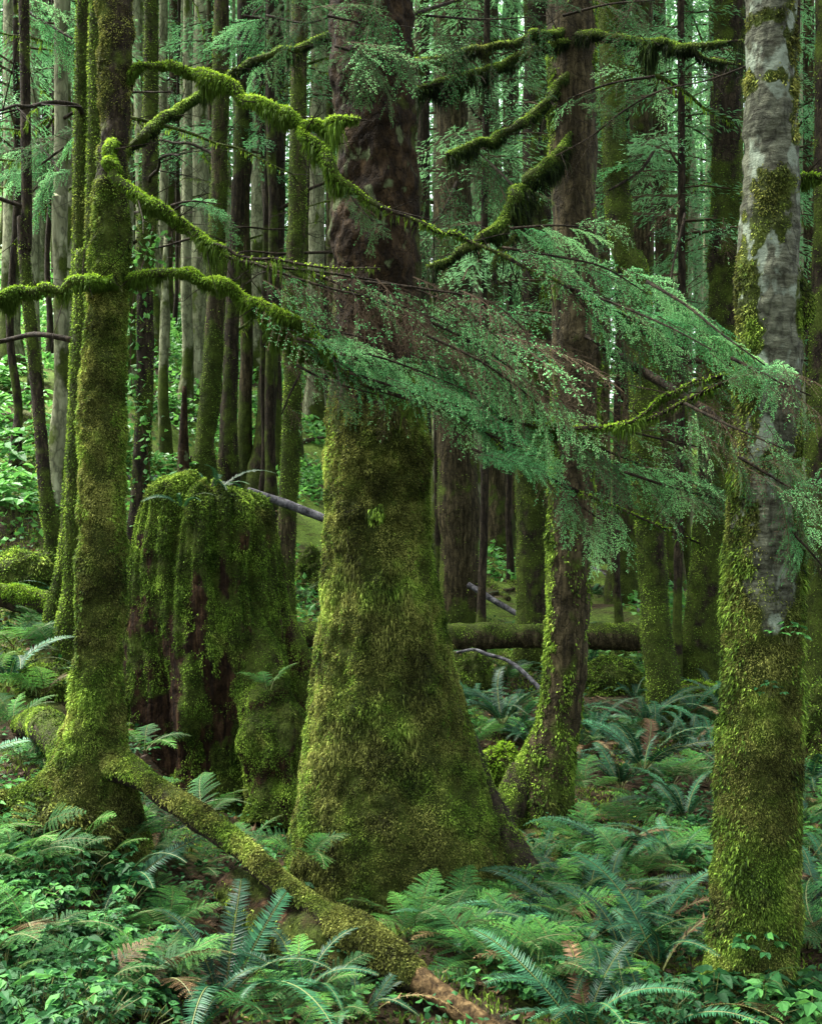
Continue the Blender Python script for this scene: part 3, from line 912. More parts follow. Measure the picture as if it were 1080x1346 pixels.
# ------------------------------------------------------------------ hemlock sprays
def spray_mesh(seed, L, W, dens, mat, twigs=True, droop=.3, gap=.027):
    r = np.random.default_rng(seed)
    n = int(L / gap)
    mb = MB()

    def axis(t):
        return np.stack([L * t, .03 * L * np.sin(3 * t + seed), -droop * L * t ** 2], -1)
    A, B, W_ = [], [], []
    tt = np.linspace(0, 1, 12)
    ax = axis(tt)
    rods(mb, ax[:-1], ax[1:], .0035 * (1 - tt[:-1]) + .0012, .0035 * (1 - tt[1:]) + .0012, 1, .35)
    segs_a, segs_b = [ax[:-1]], [ax[1:]]
    ta, tb_ = [], []
    for i in range(n):
        t = .06 + .92 * i / n + .01 * r.normal()
        s = 1 if i % 2 else -1
        l = W * (min(1, t * 3 + .25)) * (1 - t) ** .6 * (.65 + .6 * r.random()) + .03
        a = s * (.75 + .25 * r.random() - .25 * t)
        p0 = axis(np.array([t]))[0]
        dv = np.array([math.cos(a), math.sin(a), -.05 - .35 * r.random() + .25 * r.normal()])
        k = 5
        q = np.linspace(0, 1, k)[:, None]
        pts = p0 + dv * l * q + np.array([.12 * l, 0, -.25 * l]) * q ** 2
        ta.append(pts[:-1]); tb_.append(pts[1:])
        m_ = max(3, int(l / .0125))
        for j in range(m_):
            u = (j + .4) / m_
            s2 = 1 if j % 2 else -1
            l2 = (.13 * l * (1 - u) + .009) * (.6 + .8 * r.random())
            a2 = a + s2 * (.75 + .2 * r.random())
            pp = p0 + dv * l * u + np.array([.12 * l, 0, -.25 * l]) * u ** 2
            d2 = np.array([math.cos(a2), math.sin(a2), -.15 - .35 * r.random()])
            segs_a.append(pp[None]); segs_b.append((pp + d2 * l2)[None])
    ta, tb_ = np.concatenate(ta), np.concatenate(tb_)
    segs_a = np.concatenate(segs_a + [ta]); segs_b = np.concatenate(segs_b + [tb_])
    if twigs:
        rods(mb, ta, tb_, .0017, .0013, 1, .45)
        rods(mb, segs_a[11:], segs_b[11:], .0011, .0009, 1, r.random(len(segs_a) - 11) * .6 + .3)
    if dens > 0:
        Ls = np.linalg.norm(segs_b - segs_a, axis=1)
        cnt = np.maximum(1, (Ls / .0095 * max(dens, .8) * 2).astype(int))
        keep = r.random(len(cnt)) < dens * 1.15
        cnt = cnt * keep
        k = np.repeat(np.arange(len(cnt)), cnt)
        N = len(k)
        u = r.random(N)[:, None]
        pos = segs_a[k] * (1 - u) + segs_b[k] * u
        dv = norm(segs_b[k] - segs_a[k])
        sd = norm(np.cross(dv, np.array([0, 0, 1.]) + r.normal(size=(N, 3)) * .3))
        sg = np.where(r.random(N) < .5, 1, -1)[:, None]
        a_ = norm(dv * .55 + sd * sg * .85 + r.normal(size=(N, 3)) * .15)
        up = norm(np.cross(a_, norm(np.cross(np.array([0, 0, 1.]) + r.normal(size=(N, 3)) * .35, a_))))
        kites(mb, pos, a_, np.cross(up, a_), up, .011 + .007 * r.random(N), .0052, np.clip(.35 + .45 * (pos[:, 0] / L - .3) + .6 * (r.random(N) - .5), 0, 1), 0, .5, .1)
    return mb.mesh('spray', [mat, M['twig']])


SPR = {
    'full': [spray_mesh(200 + i, .50, .19, 1.0, M['needle'], True) for i in range(4)],
    'half': [spray_mesh(210 + i, .50, .20, .42, M['needle'], True) for i in range(3)],
    'bare': [spray_mesh(220 + i, .48, .19, 0.04, M['needle'], True) for i in range(3)],
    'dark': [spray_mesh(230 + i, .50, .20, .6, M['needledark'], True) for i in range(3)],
    'hang': [spray_mesh(240 + i, .50, .15, .7, M['needle'], True, .7) for i in range(3)],
}
rl = np.random.default_rng(99)


def limb(tree, origin, pts, moss_n, mat, seed, hang=.06, mossmat='mossbright', name='limb', segs=12, mossv=.9, wig=1.0):
    P = np.array([at(*p[:3]) for p in pts])
    R = np.array([p[3] / 2 / F * p[2] for p in pts])
    if moss_n > 600:
        pr = catmull(np.column_stack([P, R]), .11)
        P, R = pr[:, :3].copy(), pr[:, 3].copy()
        rk = np.random.default_rng(seed + 3)
        P[1:-1] += rk.normal(size=(len(P) - 2, 3)) * (.30 * R[1:-1])[:, None]
        R[1:-1] *= 1 + .16 * rk.normal(size=len(P) - 2).clip(-1.6, 1.6)
    t = Tube(P, R * (.62 if moss_n else .8), segs, .02, bark_disp(.12, 14, seed, .6 * wig))
    t.moss = np.clip(mossv * np.ones(t.P.shape[:2]) * (R.max() > 0), 0, 1)
    rr = t.r[:, None] * np.ones(t.P.shape[:2])
    if moss_n:
        t.moss = np.clip(mossv * sig((rr - .013) / .005) + .15, 0, 1)
    m = MB(); t.add(m)
    rt = np.random.default_rng(seed + 5)
    nt_ = int(len(t.c) * .22)
    for i in range(nt_):
        k = int(rt.integers(4, len(t.c)))
        a_ = t.c[k]
        dv = norm(t.T[k] * .7 + rt.normal(size=3) * np.array([.7, .7, .6]) + np.array([0, 0, .1])) * (.06 + .24 * rt.random() ** 2)
        b_ = a_ + dv
        c_ = b_ + dv * .7 + rt.normal(size=3) * .03
        r0_ = min(.004, float(t.r[k]) * .5)
        rods(m, np.array([a_, b_]), np.array([b_, c_]), np.array([r0_, r0_ * .6]), np.array([r0_ * .6, r0_ * .25]))
        e_ = b_ + norm(dv + rt.normal(size=3) * .1) * .05
        rods(m, b_[None], e_[None], r0_ * .4, r0_ * .2)
    o = obj(name, m.mesh(name, mat, True, origin), tree)
    if moss_n:
        w = np.clip(sig((rr - .015) / .004) * np.clip(.9 + 2.2 * fbm(t.P * 5, seed, 3), .12, 2), 0, 2) + .03
        s = sample_tube(t, moss_n, w, seed)
        pos, nn = s
        r = np.random.default_rng(seed)
        low = np.clip(-nn[:, 2] * 1.2, 0, 1)
        clump = np.clip(.35 + 1.9 * vnoise(pos * 10, seed), .05, 2.0)
        L = .016 + hang * low * clump * (.3 + r.random(moss_n))
        mm = MB()
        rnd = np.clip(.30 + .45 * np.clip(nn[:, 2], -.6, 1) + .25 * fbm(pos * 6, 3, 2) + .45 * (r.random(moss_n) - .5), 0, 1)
        blades(mm, pos, nn, L, .0065, .65, .6, .25 + .0, seed, rnd, bend=.5)
        # hanging strands turn downward
        k = np.nonzero(low > .25)[0]
        blades(mm, pos[k], nn[k], L[k] * 1.3, .005, .25, .25, 1.0, seed + 1, rnd[k] * .8, bend=1.2)
        ob = obj('moss', mm.mesh('moss', M[mossmat], False, origin), o)
        ob['kind'] = 'stuff'
    return o


def sprays(parent, origin, line, n, ang, size, kinds, spread=18, tilt=.7, off=0.0, depth=.25, twig=True):
    """sprays set along a branchlet drawn through points of the scene"""
    P = np.array([at(*p) for p in line])
    path = catmull(np.column_stack([P, np.zeros(len(P))]), .03)[:, :3]
    if twig:
        t = Tube(P, np.linspace(.008, .003, len(P)), 6, .05, None)
        m = MB(); t.add(m, 0, .4)
        obj('branchlet', m.mesh('branchlet', M['bark_dark'], True, origin), parent)
    for i in range(n):
        k = int((i + rl.random()) / n * (len(path) - 1))
        p = path[k] + np.array([rl.normal(), rl.normal() * 1.5, rl.normal()]) * off
        a = math.radians(ang + rl.normal() * spread)
        x = np.array([math.cos(a), depth * rl.normal() - .1, -math.sin(a)])
        x /= np.linalg.norm(x)
        nrm = np.array([rl.normal() * .35, -tilt + rl.normal() * .35, .75])
        y = np.cross(nrm, x); y /= np.linalg.norm(y)
        z = np.cross(x, y)
        kind = kinds[int(rl.integers(len(kinds)))]
        me = SPR[kind][int(rl.integers(len(SPR[kind])))]
        o = bpy.data.objects.new('spray', me)
        col.objects.link(o)
        o.parent = parent
        s = size * (.75 + .5 * rl.random())
        Mx = Matrix(((x[0], y[0], z[0], 0), (x[1], y[1], z[1], 0), (x[2], y[2], z[2], 0), (0, 0, 0, 1)))
        o.matrix_local = Matrix.Translation(Vector(p - origin)) @ Mx @ Matrix.Diagonal((s, s, s, 1))


OA, BD = ORIG_A, M['bark_dark']
L1 = limb(TA, OA, [(160, 112, 6.6, 17), (172, 96, 6.57, 16), (190, 86, 6.55, 16), (220, 84, 6.5, 17), (265, 98, 6.4, 19), (320, 125, 6.3, 19), (380, 156, 6.2, 20), (405, 180, 6.15, 22), (432, 215, 6.1, 25),
                   (456, 243, 6.1, 17), (500, 270, 6.05, 10), (560, 296, 6, 9.5), (620, 316, 6, 9.5), (680, 345, 5.95, 8.5), (740, 375, 5.9, 7), (800, 405, 5.9, 6), (880, 440, 5.9, 4)], 9000, BD, 301, .05)
limb(TA, OA, [(395, 165, 6.17, 16), (425, 164, 6.15, 16), (450, 158, 6.1, 15), (472, 157, 6.1, 8)], 1500, BD, 302, .06, name='stub')
L2 = limb(TA, OA, [(160, 205, 6.7, 24), (176, 188, 6.75, 22), (195, 170, 6.8, 20), (240, 138, 7, 19), (290, 110, 7.1, 18), (330, 82, 7.2, 15), (370, 70, 7.2, 14), (420, 50, 7.3, 11), (470, 20, 7.3, 8), (500, -10, 7.3, 6)], 6000, BD, 303, .05, 'moss')
L3 = limb(TA, OA, [(152, 186, 6.52, 12), (143, 196, 6.42, 20), (141, 212, 6.38, 22), (152, 235, 6.35, 19), (180, 258, 6.3, 17), (210, 276, 6.25, 17), (250, 305, 6.2, 12), (290, 333, 6.2, 10), (330, 345, 6.15, 7), (390, 352, 6.1, 5), (470, 385, 6, 4), (540, 420, 6, 3)], 5000, BD, 304, .04)
L3b = limb(TA, OA, [(205, 274, 6.25, 12), (240, 290, 6.2, 10), (275, 315, 6.1, 9), (315, 336, 6.05, 6), (360, 340, 6.0, 5), (430, 352, 5.95, 4), (500, 352, 5.9, 3)], 1500, BD, 305, .05, name='limb')
L4 = limb(TA, OA, [(152, 368, 6.5, 22), (130, 372, 6.46, 24), (100, 374, 6.44, 18), (60, 380, 6.4, 18), (20, 386, 6.35, 18), (-30, 392, 6.3, 16), (-90, 396, 6.3, 13)], 7000, BD, 306, .11)
L5 = limb(TA, OA, [(155, 378, 6.6, 22), (180, 366, 6.55, 18), (215, 357, 6.5, 17), (255, 361, 6.4, 18), (300, 380, 6.3, 21), (345, 410, 6.2, 26), (385, 445, 6.15, 26), (420, 474, 6.1, 20), (470, 500, 6.05, 10), (560, 530, 6, 8), (660, 550, 5.9, 7), (745, 562, 5.85, 15), (790, 564, 5.8, 9)], 12000, BD, 307, .07)
L5b = limb(TA, OA, [(330, 395, 6.2, 14), (370, 412, 6.1, 16), (420, 445, 6.05, 14), (440, 470, 6.0, 8)], 2500, BD, 308, .05)

# foliage hung on those limbs
sprays(L3, OA, [(225, 270, 6.2), (250, 264, 6.15), (290, 268, 6.1)], 4, 8, .42, ['full', 'dark'], 18)
sprays(L3, OA, [(330, 345, 6.1), (420, 375, 6.0), (520, 400, 5.95), (600, 430, 5.9)], 12, 24, 1.0, ['bare', 'bare', 'half'], 12, .5, .02)
sprays(L3, OA, [(350, 350, 6.1), (440, 360, 6.0), (560, 385, 5.95), (650, 440, 5.9), (700, 490, 5.9)], 14, 30, .95, ['bare', 'half', 'half'], 14, .5, .03)
sprays(L3, OA, [(340, 400, 6.2), (420, 430, 6.1), (500, 450, 6.0), (600, 490, 5.9)], 10, 30, .85, ['bare', 'half', 'full'], 14, .6, .03)
sprays(L5, OA, [(390, 445, 6.05), (440, 458, 6.0), (500, 470, 5.95), (570, 495, 5.9), (640, 525, 5.85)], 13, 22, .70, ['full'], 12, .8, .02)
sprays(L5, OA, [(460, 490, 6.0), (540, 515, 5.95), (620, 540, 5.9), (700, 560, 5.85)], 10, 24, .62, ['full', 'full', 'half'], 14, .8, .03)
sprays(L5, OA, [(560, 420, 5.95), (620, 450, 5.9), (680, 490, 5.85), (720, 530, 5.85)], 11, 38, .75, ['half', 'full', 'full'], 14, .7, .04)
sprays(L5, OA, [(590, 540, 5.9), (640, 570, 5.85), (690, 590, 5.8)], 8, 25, .5, ['full'], 16, .8, .03)
sprays(L5, OA, [(620, 590, 5.85), (660, 605, 5.8), (710, 615, 5.8)], 6, 12, .42, ['full'], 16, .8, .02)
sprays(L5, OA, [(390, 480, 6.1), (430, 500, 6.05), (500, 520, 6.0)], 7, 45, .5, ['bare', 'dark', 'bare'], 25, .5, .03)
sprays(L5, OA, [(395, 490, 6.1), (380, 520, 6.1), (370, 545, 6.1)], 4, 80, .32, ['bare'], 30, .5, .03)
sprays(L3, OA, [(480, 370, 5.9), (560, 380, 5.85), (650, 400, 5.8), (720, 470, 5.8)], 9, 34, .9, ['bare'], 14, .5, .04)
sprays(L5, OA, [(560, 440, 5.8), (640, 480, 5.75), (720, 540, 5.75)], 6, 36, .8, ['bare'], 14, .5, .03)
# right hand fan at the end of the first limb
sprays(L1, OA, [(455, 245, 6.1), (470, 270, 6.05), (490, 290, 6.0)], 5, 50, .38, ['bare', 'dark'], 25, .5, .01)
sprays(L1, OA, [(670, 300, 5.95), (730, 296, 5.9), (790, 300, 5.85)], 8, 18, .5, ['full', 'full', 'half'], 12, .8, .02)
sprays(L1, OA, [(660, 325, 5.95), (720, 335, 5.9), (790, 350, 5.85), (850, 385, 5.8)], 10, 30, .72, ['full', 'half'], 12, .75, .03)
sprays(L1, OA, [(740, 375, 5.9), (810, 400, 5.75), (880, 430, 5.5), (945, 465, 5.3)], 12, 34, .66, ['full', 'half', 'full'], 12, .75, .03)
sprays(L1, OA, [(850, 370, 5.7), (900, 400, 5.45), (950, 440, 5.2), (1005, 480, 5.05)], 11, 36, .5, ['full'], 12, .85, .015)
sprays(L1, OA, [(780, 400, 5.9), (850, 440, 5.9), (910, 480, 5.85)], 9, 45, .7, ['bare', 'half', 'dark'], 14, .5, .03)
# mass hanging at lower right
L6 = limb(TA, OA, [(600, 536, 5.95, 8), (650, 580, 5.85, 7), (700, 618, 5.8, 7), (770, 650, 5.75, 6), (840, 680, 5.7, 5), (920, 715, 5.7, 4)], 700, BD, 309, .03, mossv=.4)
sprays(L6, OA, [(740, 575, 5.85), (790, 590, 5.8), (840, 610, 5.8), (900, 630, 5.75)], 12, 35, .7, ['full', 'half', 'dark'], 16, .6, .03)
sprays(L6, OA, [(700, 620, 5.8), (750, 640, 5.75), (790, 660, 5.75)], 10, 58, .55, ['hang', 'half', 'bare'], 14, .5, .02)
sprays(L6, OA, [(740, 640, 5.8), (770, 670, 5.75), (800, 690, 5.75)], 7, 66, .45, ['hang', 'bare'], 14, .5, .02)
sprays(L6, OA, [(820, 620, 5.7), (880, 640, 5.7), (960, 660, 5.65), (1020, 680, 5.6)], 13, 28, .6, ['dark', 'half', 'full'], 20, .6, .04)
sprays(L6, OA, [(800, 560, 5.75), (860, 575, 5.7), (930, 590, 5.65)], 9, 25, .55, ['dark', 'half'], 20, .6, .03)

OR = ORIG_R
R1 = limb(TR, OR, [(1020, 470, 5.42, 9), (985, 482, 5.45, 9), (950, 503, 5.5, 9), (905, 525, 5.55, 9), (860, 548, 5.6, 8), (830, 556, 5.62, 7), (780, 566, 5.7, 5)], 500, BD, 311, .02, mossv=.3)
R2 = limb(TR, OR, [(1010, 492, 5.35, 6), (960, 494, 5.4, 7), (910, 502, 5.45, 6), (870, 524, 5.5, 7), (830, 552, 5.5, 7), (790, 563, 5.55, 8), (755, 563, 5.6, 7)], 1100, BD, 312, .04)
R3 = limb(TR, OR, [(1035, 233, 5.45, 11), (1060, 232, 5.45, 11), (1090, 231, 5.45, 10), (1130, 228, 5.45, 9)], 900, BD, 313, .03)
R4 = limb(TR, OR, [(985, 85, 5.4, 4), (930, 105, 5.6, 3.6), (870, 118, 5.8, 3.4), (820, 145, 6.0, 3.2), (775, 180, 6.2, 3), (730, 205, 6.4, 2.2)], 0, BD, 314, mossv=.1)
sprays(R1, OR, [(960, 470, 5.1), (1020, 500, 5.05), (1065, 520, 5.05)], 11, 35, .5, ['bare', 'dark', 'half'], 25, .5, .05)
sprays(R1, OR, [(900, 530, 5.4), (960, 560, 5.15), (1030, 590, 5.05)], 11, 40, .55, ['dark', 'bare', 'half'], 25, .5, .05)
sprays(R2, OR, [(970, 600, 5.1), (1020, 630, 5.05), (1070, 660, 5.0)], 11, 40, .5, ['dark', 'dark', 'half'], 25, .6, .05)
sprays(R2, OR, [(1030, 690, 5.2), (1060, 720, 5.2), (1085, 750, 5.2)], 5, 55, .36, ['full', 'dark'], 20, .6, .03)

OB, DBm = ORIG_B, DB
k = DB / 9.5
for pts, n, hg in (
        ([(748, 40, 9.4, 13), (700, 46, 9.1, 15), (650, 60, 8.9, 14), (590, 72, 8.8, 12), (540, 80, 8.7, 10), (515, 84, 8.6, 6)], 3500, .07),
        ([(750, 52, 9.4, 15), (700, 66, 9.1, 17), (650, 88, 8.9, 15), (600, 103, 8.8, 14), (545, 118, 8.7, 9)], 4000, .07),
        ([(752, 85, 9.4, 12), (715, 135, 9.2, 14), (670, 170, 9.0, 15), (630, 188, 8.9, 13), (588, 203, 8.8, 8)], 3000, .06),
        ([(742, 118, 9.4, 8), (715, 140, 9.2, 9), (690, 155, 9.1, 8), (665, 172, 9.0, 6)], 900, .04),
        ([(758, 45, 9.3, 16), (800, 46, 9.1, 17), (850, 56, 8.9, 15), (900, 60, 8.7, 14), (940, 57, 8.5, 9), (985, 53, 8.4, 4)], 4000, .10),
        ([(870, 57, 8.85, 9), (910, 68, 8.7, 9), (945, 82, 8.6, 8), (982, 88, 8.5, 4)], 1200, .04),
        ([(762, 160, 9.4, 9), (735, 196, 9.25, 14), (712, 222, 9.15, 26), (690, 246, 9.1, 28), (665, 278, 9.0, 24), (635, 310, 8.9, 20), (600, 333, 8.8, 15), (560, 352, 8.8, 9)], 9000, .22),
        ([(700, 235, 9.1, 8), (680, 300, 9.0, 9), (650, 345, 8.9, 8), (655, 375, 8.85, 4)], 900, .08)):
    pts = [(a, b_, c * k, w) for a, b_, c, w in pts]
    lm = limb(TB, OB, pts, n, BD, 320 + n % 97, hg, 'moss')
lm2 = limb(TB, OB, [(768, 440, DB - .1, 15), (785, 452, DB - .3, 15), (840, 486, 8.8, 15), (910, 527, 8.4, 15), (945, 553, 8.2, 13), (968, 572, 8.1, 9)], 0, BD, 330, mossv=.25, wig=1.6)
lm2['label'] = 'dark broken bare limb slanting down to the right'
# dense foliage in front of the top of the broad trunk, and small leafy spray at top right
TOPL = limb(TB, OB, [(745, -20, 9.0, 8), (640, -10, 8.0, 7), (540, 20, 7.0, 6), (470, 50, 6.4, 4)], 300, BD, 331, .02, mossv=.3)
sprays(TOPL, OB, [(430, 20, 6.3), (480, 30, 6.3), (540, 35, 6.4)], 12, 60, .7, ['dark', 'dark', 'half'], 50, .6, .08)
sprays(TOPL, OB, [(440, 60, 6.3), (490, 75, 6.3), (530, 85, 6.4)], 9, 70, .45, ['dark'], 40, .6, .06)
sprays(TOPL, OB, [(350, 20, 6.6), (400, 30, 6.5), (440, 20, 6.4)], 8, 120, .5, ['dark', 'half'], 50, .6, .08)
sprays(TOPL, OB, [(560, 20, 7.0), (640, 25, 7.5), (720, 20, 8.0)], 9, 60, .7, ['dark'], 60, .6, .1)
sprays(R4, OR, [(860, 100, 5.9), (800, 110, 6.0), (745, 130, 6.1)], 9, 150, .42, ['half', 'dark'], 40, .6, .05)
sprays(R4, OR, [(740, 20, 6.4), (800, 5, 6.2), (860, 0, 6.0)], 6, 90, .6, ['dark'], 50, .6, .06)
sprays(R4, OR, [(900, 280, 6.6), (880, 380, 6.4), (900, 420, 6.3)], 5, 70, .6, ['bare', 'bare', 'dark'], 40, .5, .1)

# drooping far boughs seen between the trunks at upper left and centre belong to the crowns of mid-distance trees
def bough(tree, pts, n, ang, size, kinds=('full',)):
    o_ = np.array(tree.location)
    lb = limb(tree, o_, pts, 0, BD, 341, mossv=.2)
    sprays(lb, o_, [p[:3] for p in pts], n, ang, size, list(kinds), 22, .7, .10)


bough(BG[1][0], [(30, 10, 12, 6), (60, 30, 11.8, 4), (95, 50, 11.6, 3)], 9, 20, 1.3)
bough(BG[1][0], [(48, 190, 12, 6), (65, 205, 11.8, 4), (80, 230, 11.6, 3)], 7, 150, 1.1)
bough(BG[4][0], [(118, 180, 10, 6), (90, 190, 10, 4), (55, 215, 10, 3)], 6, 160, .8, ('dark', 'full'))
bough(BG[13][0], [(390, 60, 10, 6), (360, 30, 10, 4), (320, 20, 10, 3)], 8, 150, .9, ('dark', 'full'))
bough(BG[33][0], [(858, 200, 12, 6), (840, 225, 11.8, 4), (800, 250, 11.6, 3)], 7, 160, 1.0, ('dark', 'full'))
bough(BG[24][0], [(600, 180, 13, 6), (640, 210, 12.5, 4), (680, 250, 12, 3)], 10, 30, 1.3, ('dark',))
bough(BG[24][0], [(600, 240, 13, 6), (580, 280, 12.5, 4), (560, 300, 12, 3)], 8, 120, 1.2, ('dark',))

# ------------------------------------------------------------------ fallen wood, mossy humps
STK = []
def log_thing(name, label, cat, pts, mat, moss_n, seed, mossv=.8, mossmat='moss', group=None, segs=20, on_ground=False, L=.022, top=True, lump=.25):
    P = np.array([at(*p[:3]) for p in pts])
    R = np.array([p[3] / 2 / F * p[2] for p in pts])
    if on_ground:
        P[:, 2] = gz(P[:, 0], P[:, 1]) + R * .7
    o0 = P[len(P) // 2].copy()
    o0[2] = P[:, 2].min() - R.max()
    root = thing(name, label, cat, o0, group)
    t = Tube(P, R, segs, .03, bark_disp(.14, 9, seed, lump))
    up = np.clip(t.N[..., 2] * .7 + .45, 0, 1) if top else np.ones(t.P.shape[:2])
    t.moss = np.clip(mossv * up + .35 * fbm(t.P * 4, seed, 3), 0, 1)
    m = MB(); t.add(m)
    o = obj('wood', m.mesh('wood', mat, True, o0), root)
    if moss_n:
        moss_part(o, t, o0, int(moss_n * 1.3), L, .0075, np.clip(t.moss * 1.6 - .45, 0, 1), M[mossmat], seed, .7, .3, far=.7)
    return root, o, t


root, wood, t = log_thing('fallen_log', 'long thin mossy fallen log descending from the left tree foot to the lower edge', 'log',
                          [(112, 985, 6.62, 44), (150, 1004, 6.5, 42), (185, 1022, 6.38, 33), (220, 1048, 6.26, 31), (260, 1075, 6.15, 31), (310, 1112, 6.0, 30), (370, 1162, 5.8, 33), (420, 1197, 5.65, 36),
                           (450, 1218, 5.56, 46), (490, 1248, 5.45, 60), (530, 1275, 5.33, 46), (550, 1288, 5.28, 34)], M['bark_dark'], 42000, 401, .9, 'mossbrown', L=.016, lump=.5)
P = np.array([at(*p[:3]) for p in [(540, 1282, 5.30, 34), (575, 1306, 5.2, 32), (630, 1345, 5.05, 30), (690, 1390, 4.95, 26)]])
tt = Tube(P, np.array([34, 32, 30, 26]) / 2 / F * 5.2, 18, .02, bark_disp(.18, 16, 402, .2))
m = MB(); tt.add(m)
ORIG_LOG = np.array(root.location)
o = obj('bare_end', m.mesh('bare_end', M['bare'], True, ORIG_LOG), root)
o['label'] = 'bare splintered brown wood without moss'
# tangle of rootlets and moss under the log
t2 = Tube(np.array([at(*p) for p in [(300, 1160, 6.05), (370, 1215, 5.85), (440, 1265, 5.65), (500, 1320, 5.45)]]), np.array([.10, .15, .17, .14]), 20, .03, bark_disp(.2, 8, 403, .5))
t2.moss[:] = .55 + .3 * fbm(t2.P * 5, 5, 3)
m = MB(); t2.add(m)
o = obj('rootlets', m.mesh('rootlets', M['rot'], True, ORIG_LOG), root)
moss_part(o, t2, ORIG_LOG, 7000, .035, .007, np.clip(t2.moss * 1.4 - .3, 0, 1), M['mossbrown'], 403, .5, .8)

dl = ground_pt(600, 880)[1]
log_thing('fallen_log', 'thick mossy log lying level across the forest behind the broad trunk', 'log',
          [(372, 832, 12.9, 30), (430, 834, 12.9, 34), (520, 838, 13, 34), (600, 838, 13, 34), (700, 836, 13.1, 33), (800, 838, 13.2, 33), (870, 840, 13.3, 30), (908, 843, 13.4, 26)], M['bark_brown'], 9000, 411, .8, 'moss')
d0 = ground_pt(80, 835)[1]
log_thing('fallen_log', 'bright mossy log lying level at the left edge behind thin mossy trunks', 'log',
          [(-60, 770, d0, 34), (0, 782, d0, 34), (60, 794, d0, 34), (140, 806, d0, 30), (235, 818, d0, 26)], M['bark_dark'], 9000, 412, .95, 'mossbright')
d0 = ground_pt(30, 770)[1]
log_thing('fallen_log', 'low mossy fallen log half sunk in the left bank, higher than the bright one', 'log',
          [(-40, 720, d0, 36), (30, 728, d0, 40), (90, 745, d0, 32), (150, 760, d0, 24)], M['bark_dark'], 4000, 413, .95, 'moss', on_ground=True)
log_thing('dead_branch', 'pale grey arched dead branch in front of the level log', 'branch',
          [(600, 858, 12.2, 3.5), (622, 854, 12.15, 4), (640, 860, 12.1, 5), (668, 869, 12.0, 5), (690, 886, 11.9, 6), (712, 908, 11.8, 6)], M['greywood'], 0, 414, 0, segs=8)
log_thing('dead_pole', 'slim blue-grey dead pole lying on the slope above the level log', 'branch',
          [(615, 768, 15, 7), (640, 784, 14.9, 8), (672, 803, 14.8, 7), (690, 815, 14.7, 6)], M['greywood'], 0, 415, 0, segs=8)
log_thing('dead_pole', 'grey dead pole leaning behind the stump and the broad trunk', 'branch',
          [(325, 645, 12.5, 10), (370, 660, 12.5, 11), (432, 684, 12.5, 10), (470, 700, 12.5, 9)], M['greywood'], 0, 416, 0, segs=8)
for i, (a, b_) in enumerate((((628, 690), (690, 745)), ((632, 715), (700, 770)), ((640, 735), (690, 790)), ((650, 752), (720, 800)), ((628, 755), (668, 790)))):
    pa, pb = ground_pt(*a), ground_pt(*b_)
    words = ('topmost', 'second from the top', 'middle one', 'second from the bottom', 'lowest')[i]
    log_thing('fallen_stick', 'mossy stick lying on the centre slope, ' + words + ' of the five', 'branch',
              [(a[0], a[1], pa[1], 8), ((a[0] + b_[0]) / 2, (a[1] + b_[1]) / 2 - 2, (pa[1] + pb[1]) / 2, 9), (b_[0], b_[1], pb[1], 7)], M['bark_brown'], 500, 420 + i, .8, group='mossy sticks on the centre slope', segs=8, L=.04, on_ground=True)
rq = np.random.default_rng(12)
for i in range(26):
    if i < 14:
        a = (190 + 240 * rq.random(), 480 + 160 * rq.random())
    elif i < 18:
        a = (-10 + 120 * rq.random(), 660 + 90 * rq.random())
    else:
        a = (570 + 340 * rq.random(), 690 + 110 * rq.random())
    ln = 25 + 55 * rq.random()
    b_ = (a[0] + ln * (1 if rq.random() < .75 else -1), a[1] + (rq.random() - .35) * 45)
    pa, pb = ground_pt(*a), ground_pt(*b_)
    rt_, _, _ = log_thing('fallen_stick', None, 'branch', [(a[0], a[1], pa[1], 6), ((a[0] + b_[0]) / 2, (a[1] + b_[1]) / 2, (pa[1] + pb[1]) / 2, 7), (b_[0], b_[1], pb[1], 4)],
                          M['greywood'] if rq.random() < .35 else M['bark_brown'], 0, 460 + i, .35, segs=8, on_ground=True)
    STK.append([rt_, a[0], pa[1], ''])
for i, (a, b_, w, lb) in enumerate((((-10, 610), (48, 568), 7, 'bent dead stick rising at the left edge above the lush plants'), ((60, 700), (100, 725), 6, 'reddish dead stick lying on the left slope among the thin trunks'),
                                    ((195, 478), (240, 505), 14, 'pale broken log on the far left slope behind the thin ivy trunk'), ((200, 540), (270, 556), 9, 'thin grey log on the left slope below the pale broken log'),
                                    ((840, 805), (815, 760), 6, 'short leaning pale stick beside the level log at right'), ((890, 940), (945, 965), 6, 'bare brown stick lying beside the teal sword ferns'),
                                    ((770, 945), (830, 935), 5, 'thin pale twig lying above the teal sword ferns'), ((340, 690), (425, 790), 9, 'slim mossy pole lying between the stump and broad trunk'))):
    pa, pb = ground_pt(*a), ground_pt(*b_)
    log_thing('dead_stick', lb, 'branch', [(a[0], a[1], pa[1], w), ((a[0] + b_[0]) / 2 + 3, (a[1] + b_[1]) / 2 + 2, (pa[1] + pb[1]) / 2, w), (b_[0], b_[1], pb[1], w * .7)],
              M['greywood'] if i in (2, 3, 4) else M['bark_brown'], 200 if i == 7 else 0, 430 + i, .5 if i == 7 else .1, segs=8, on_ground=i not in (0, 4))


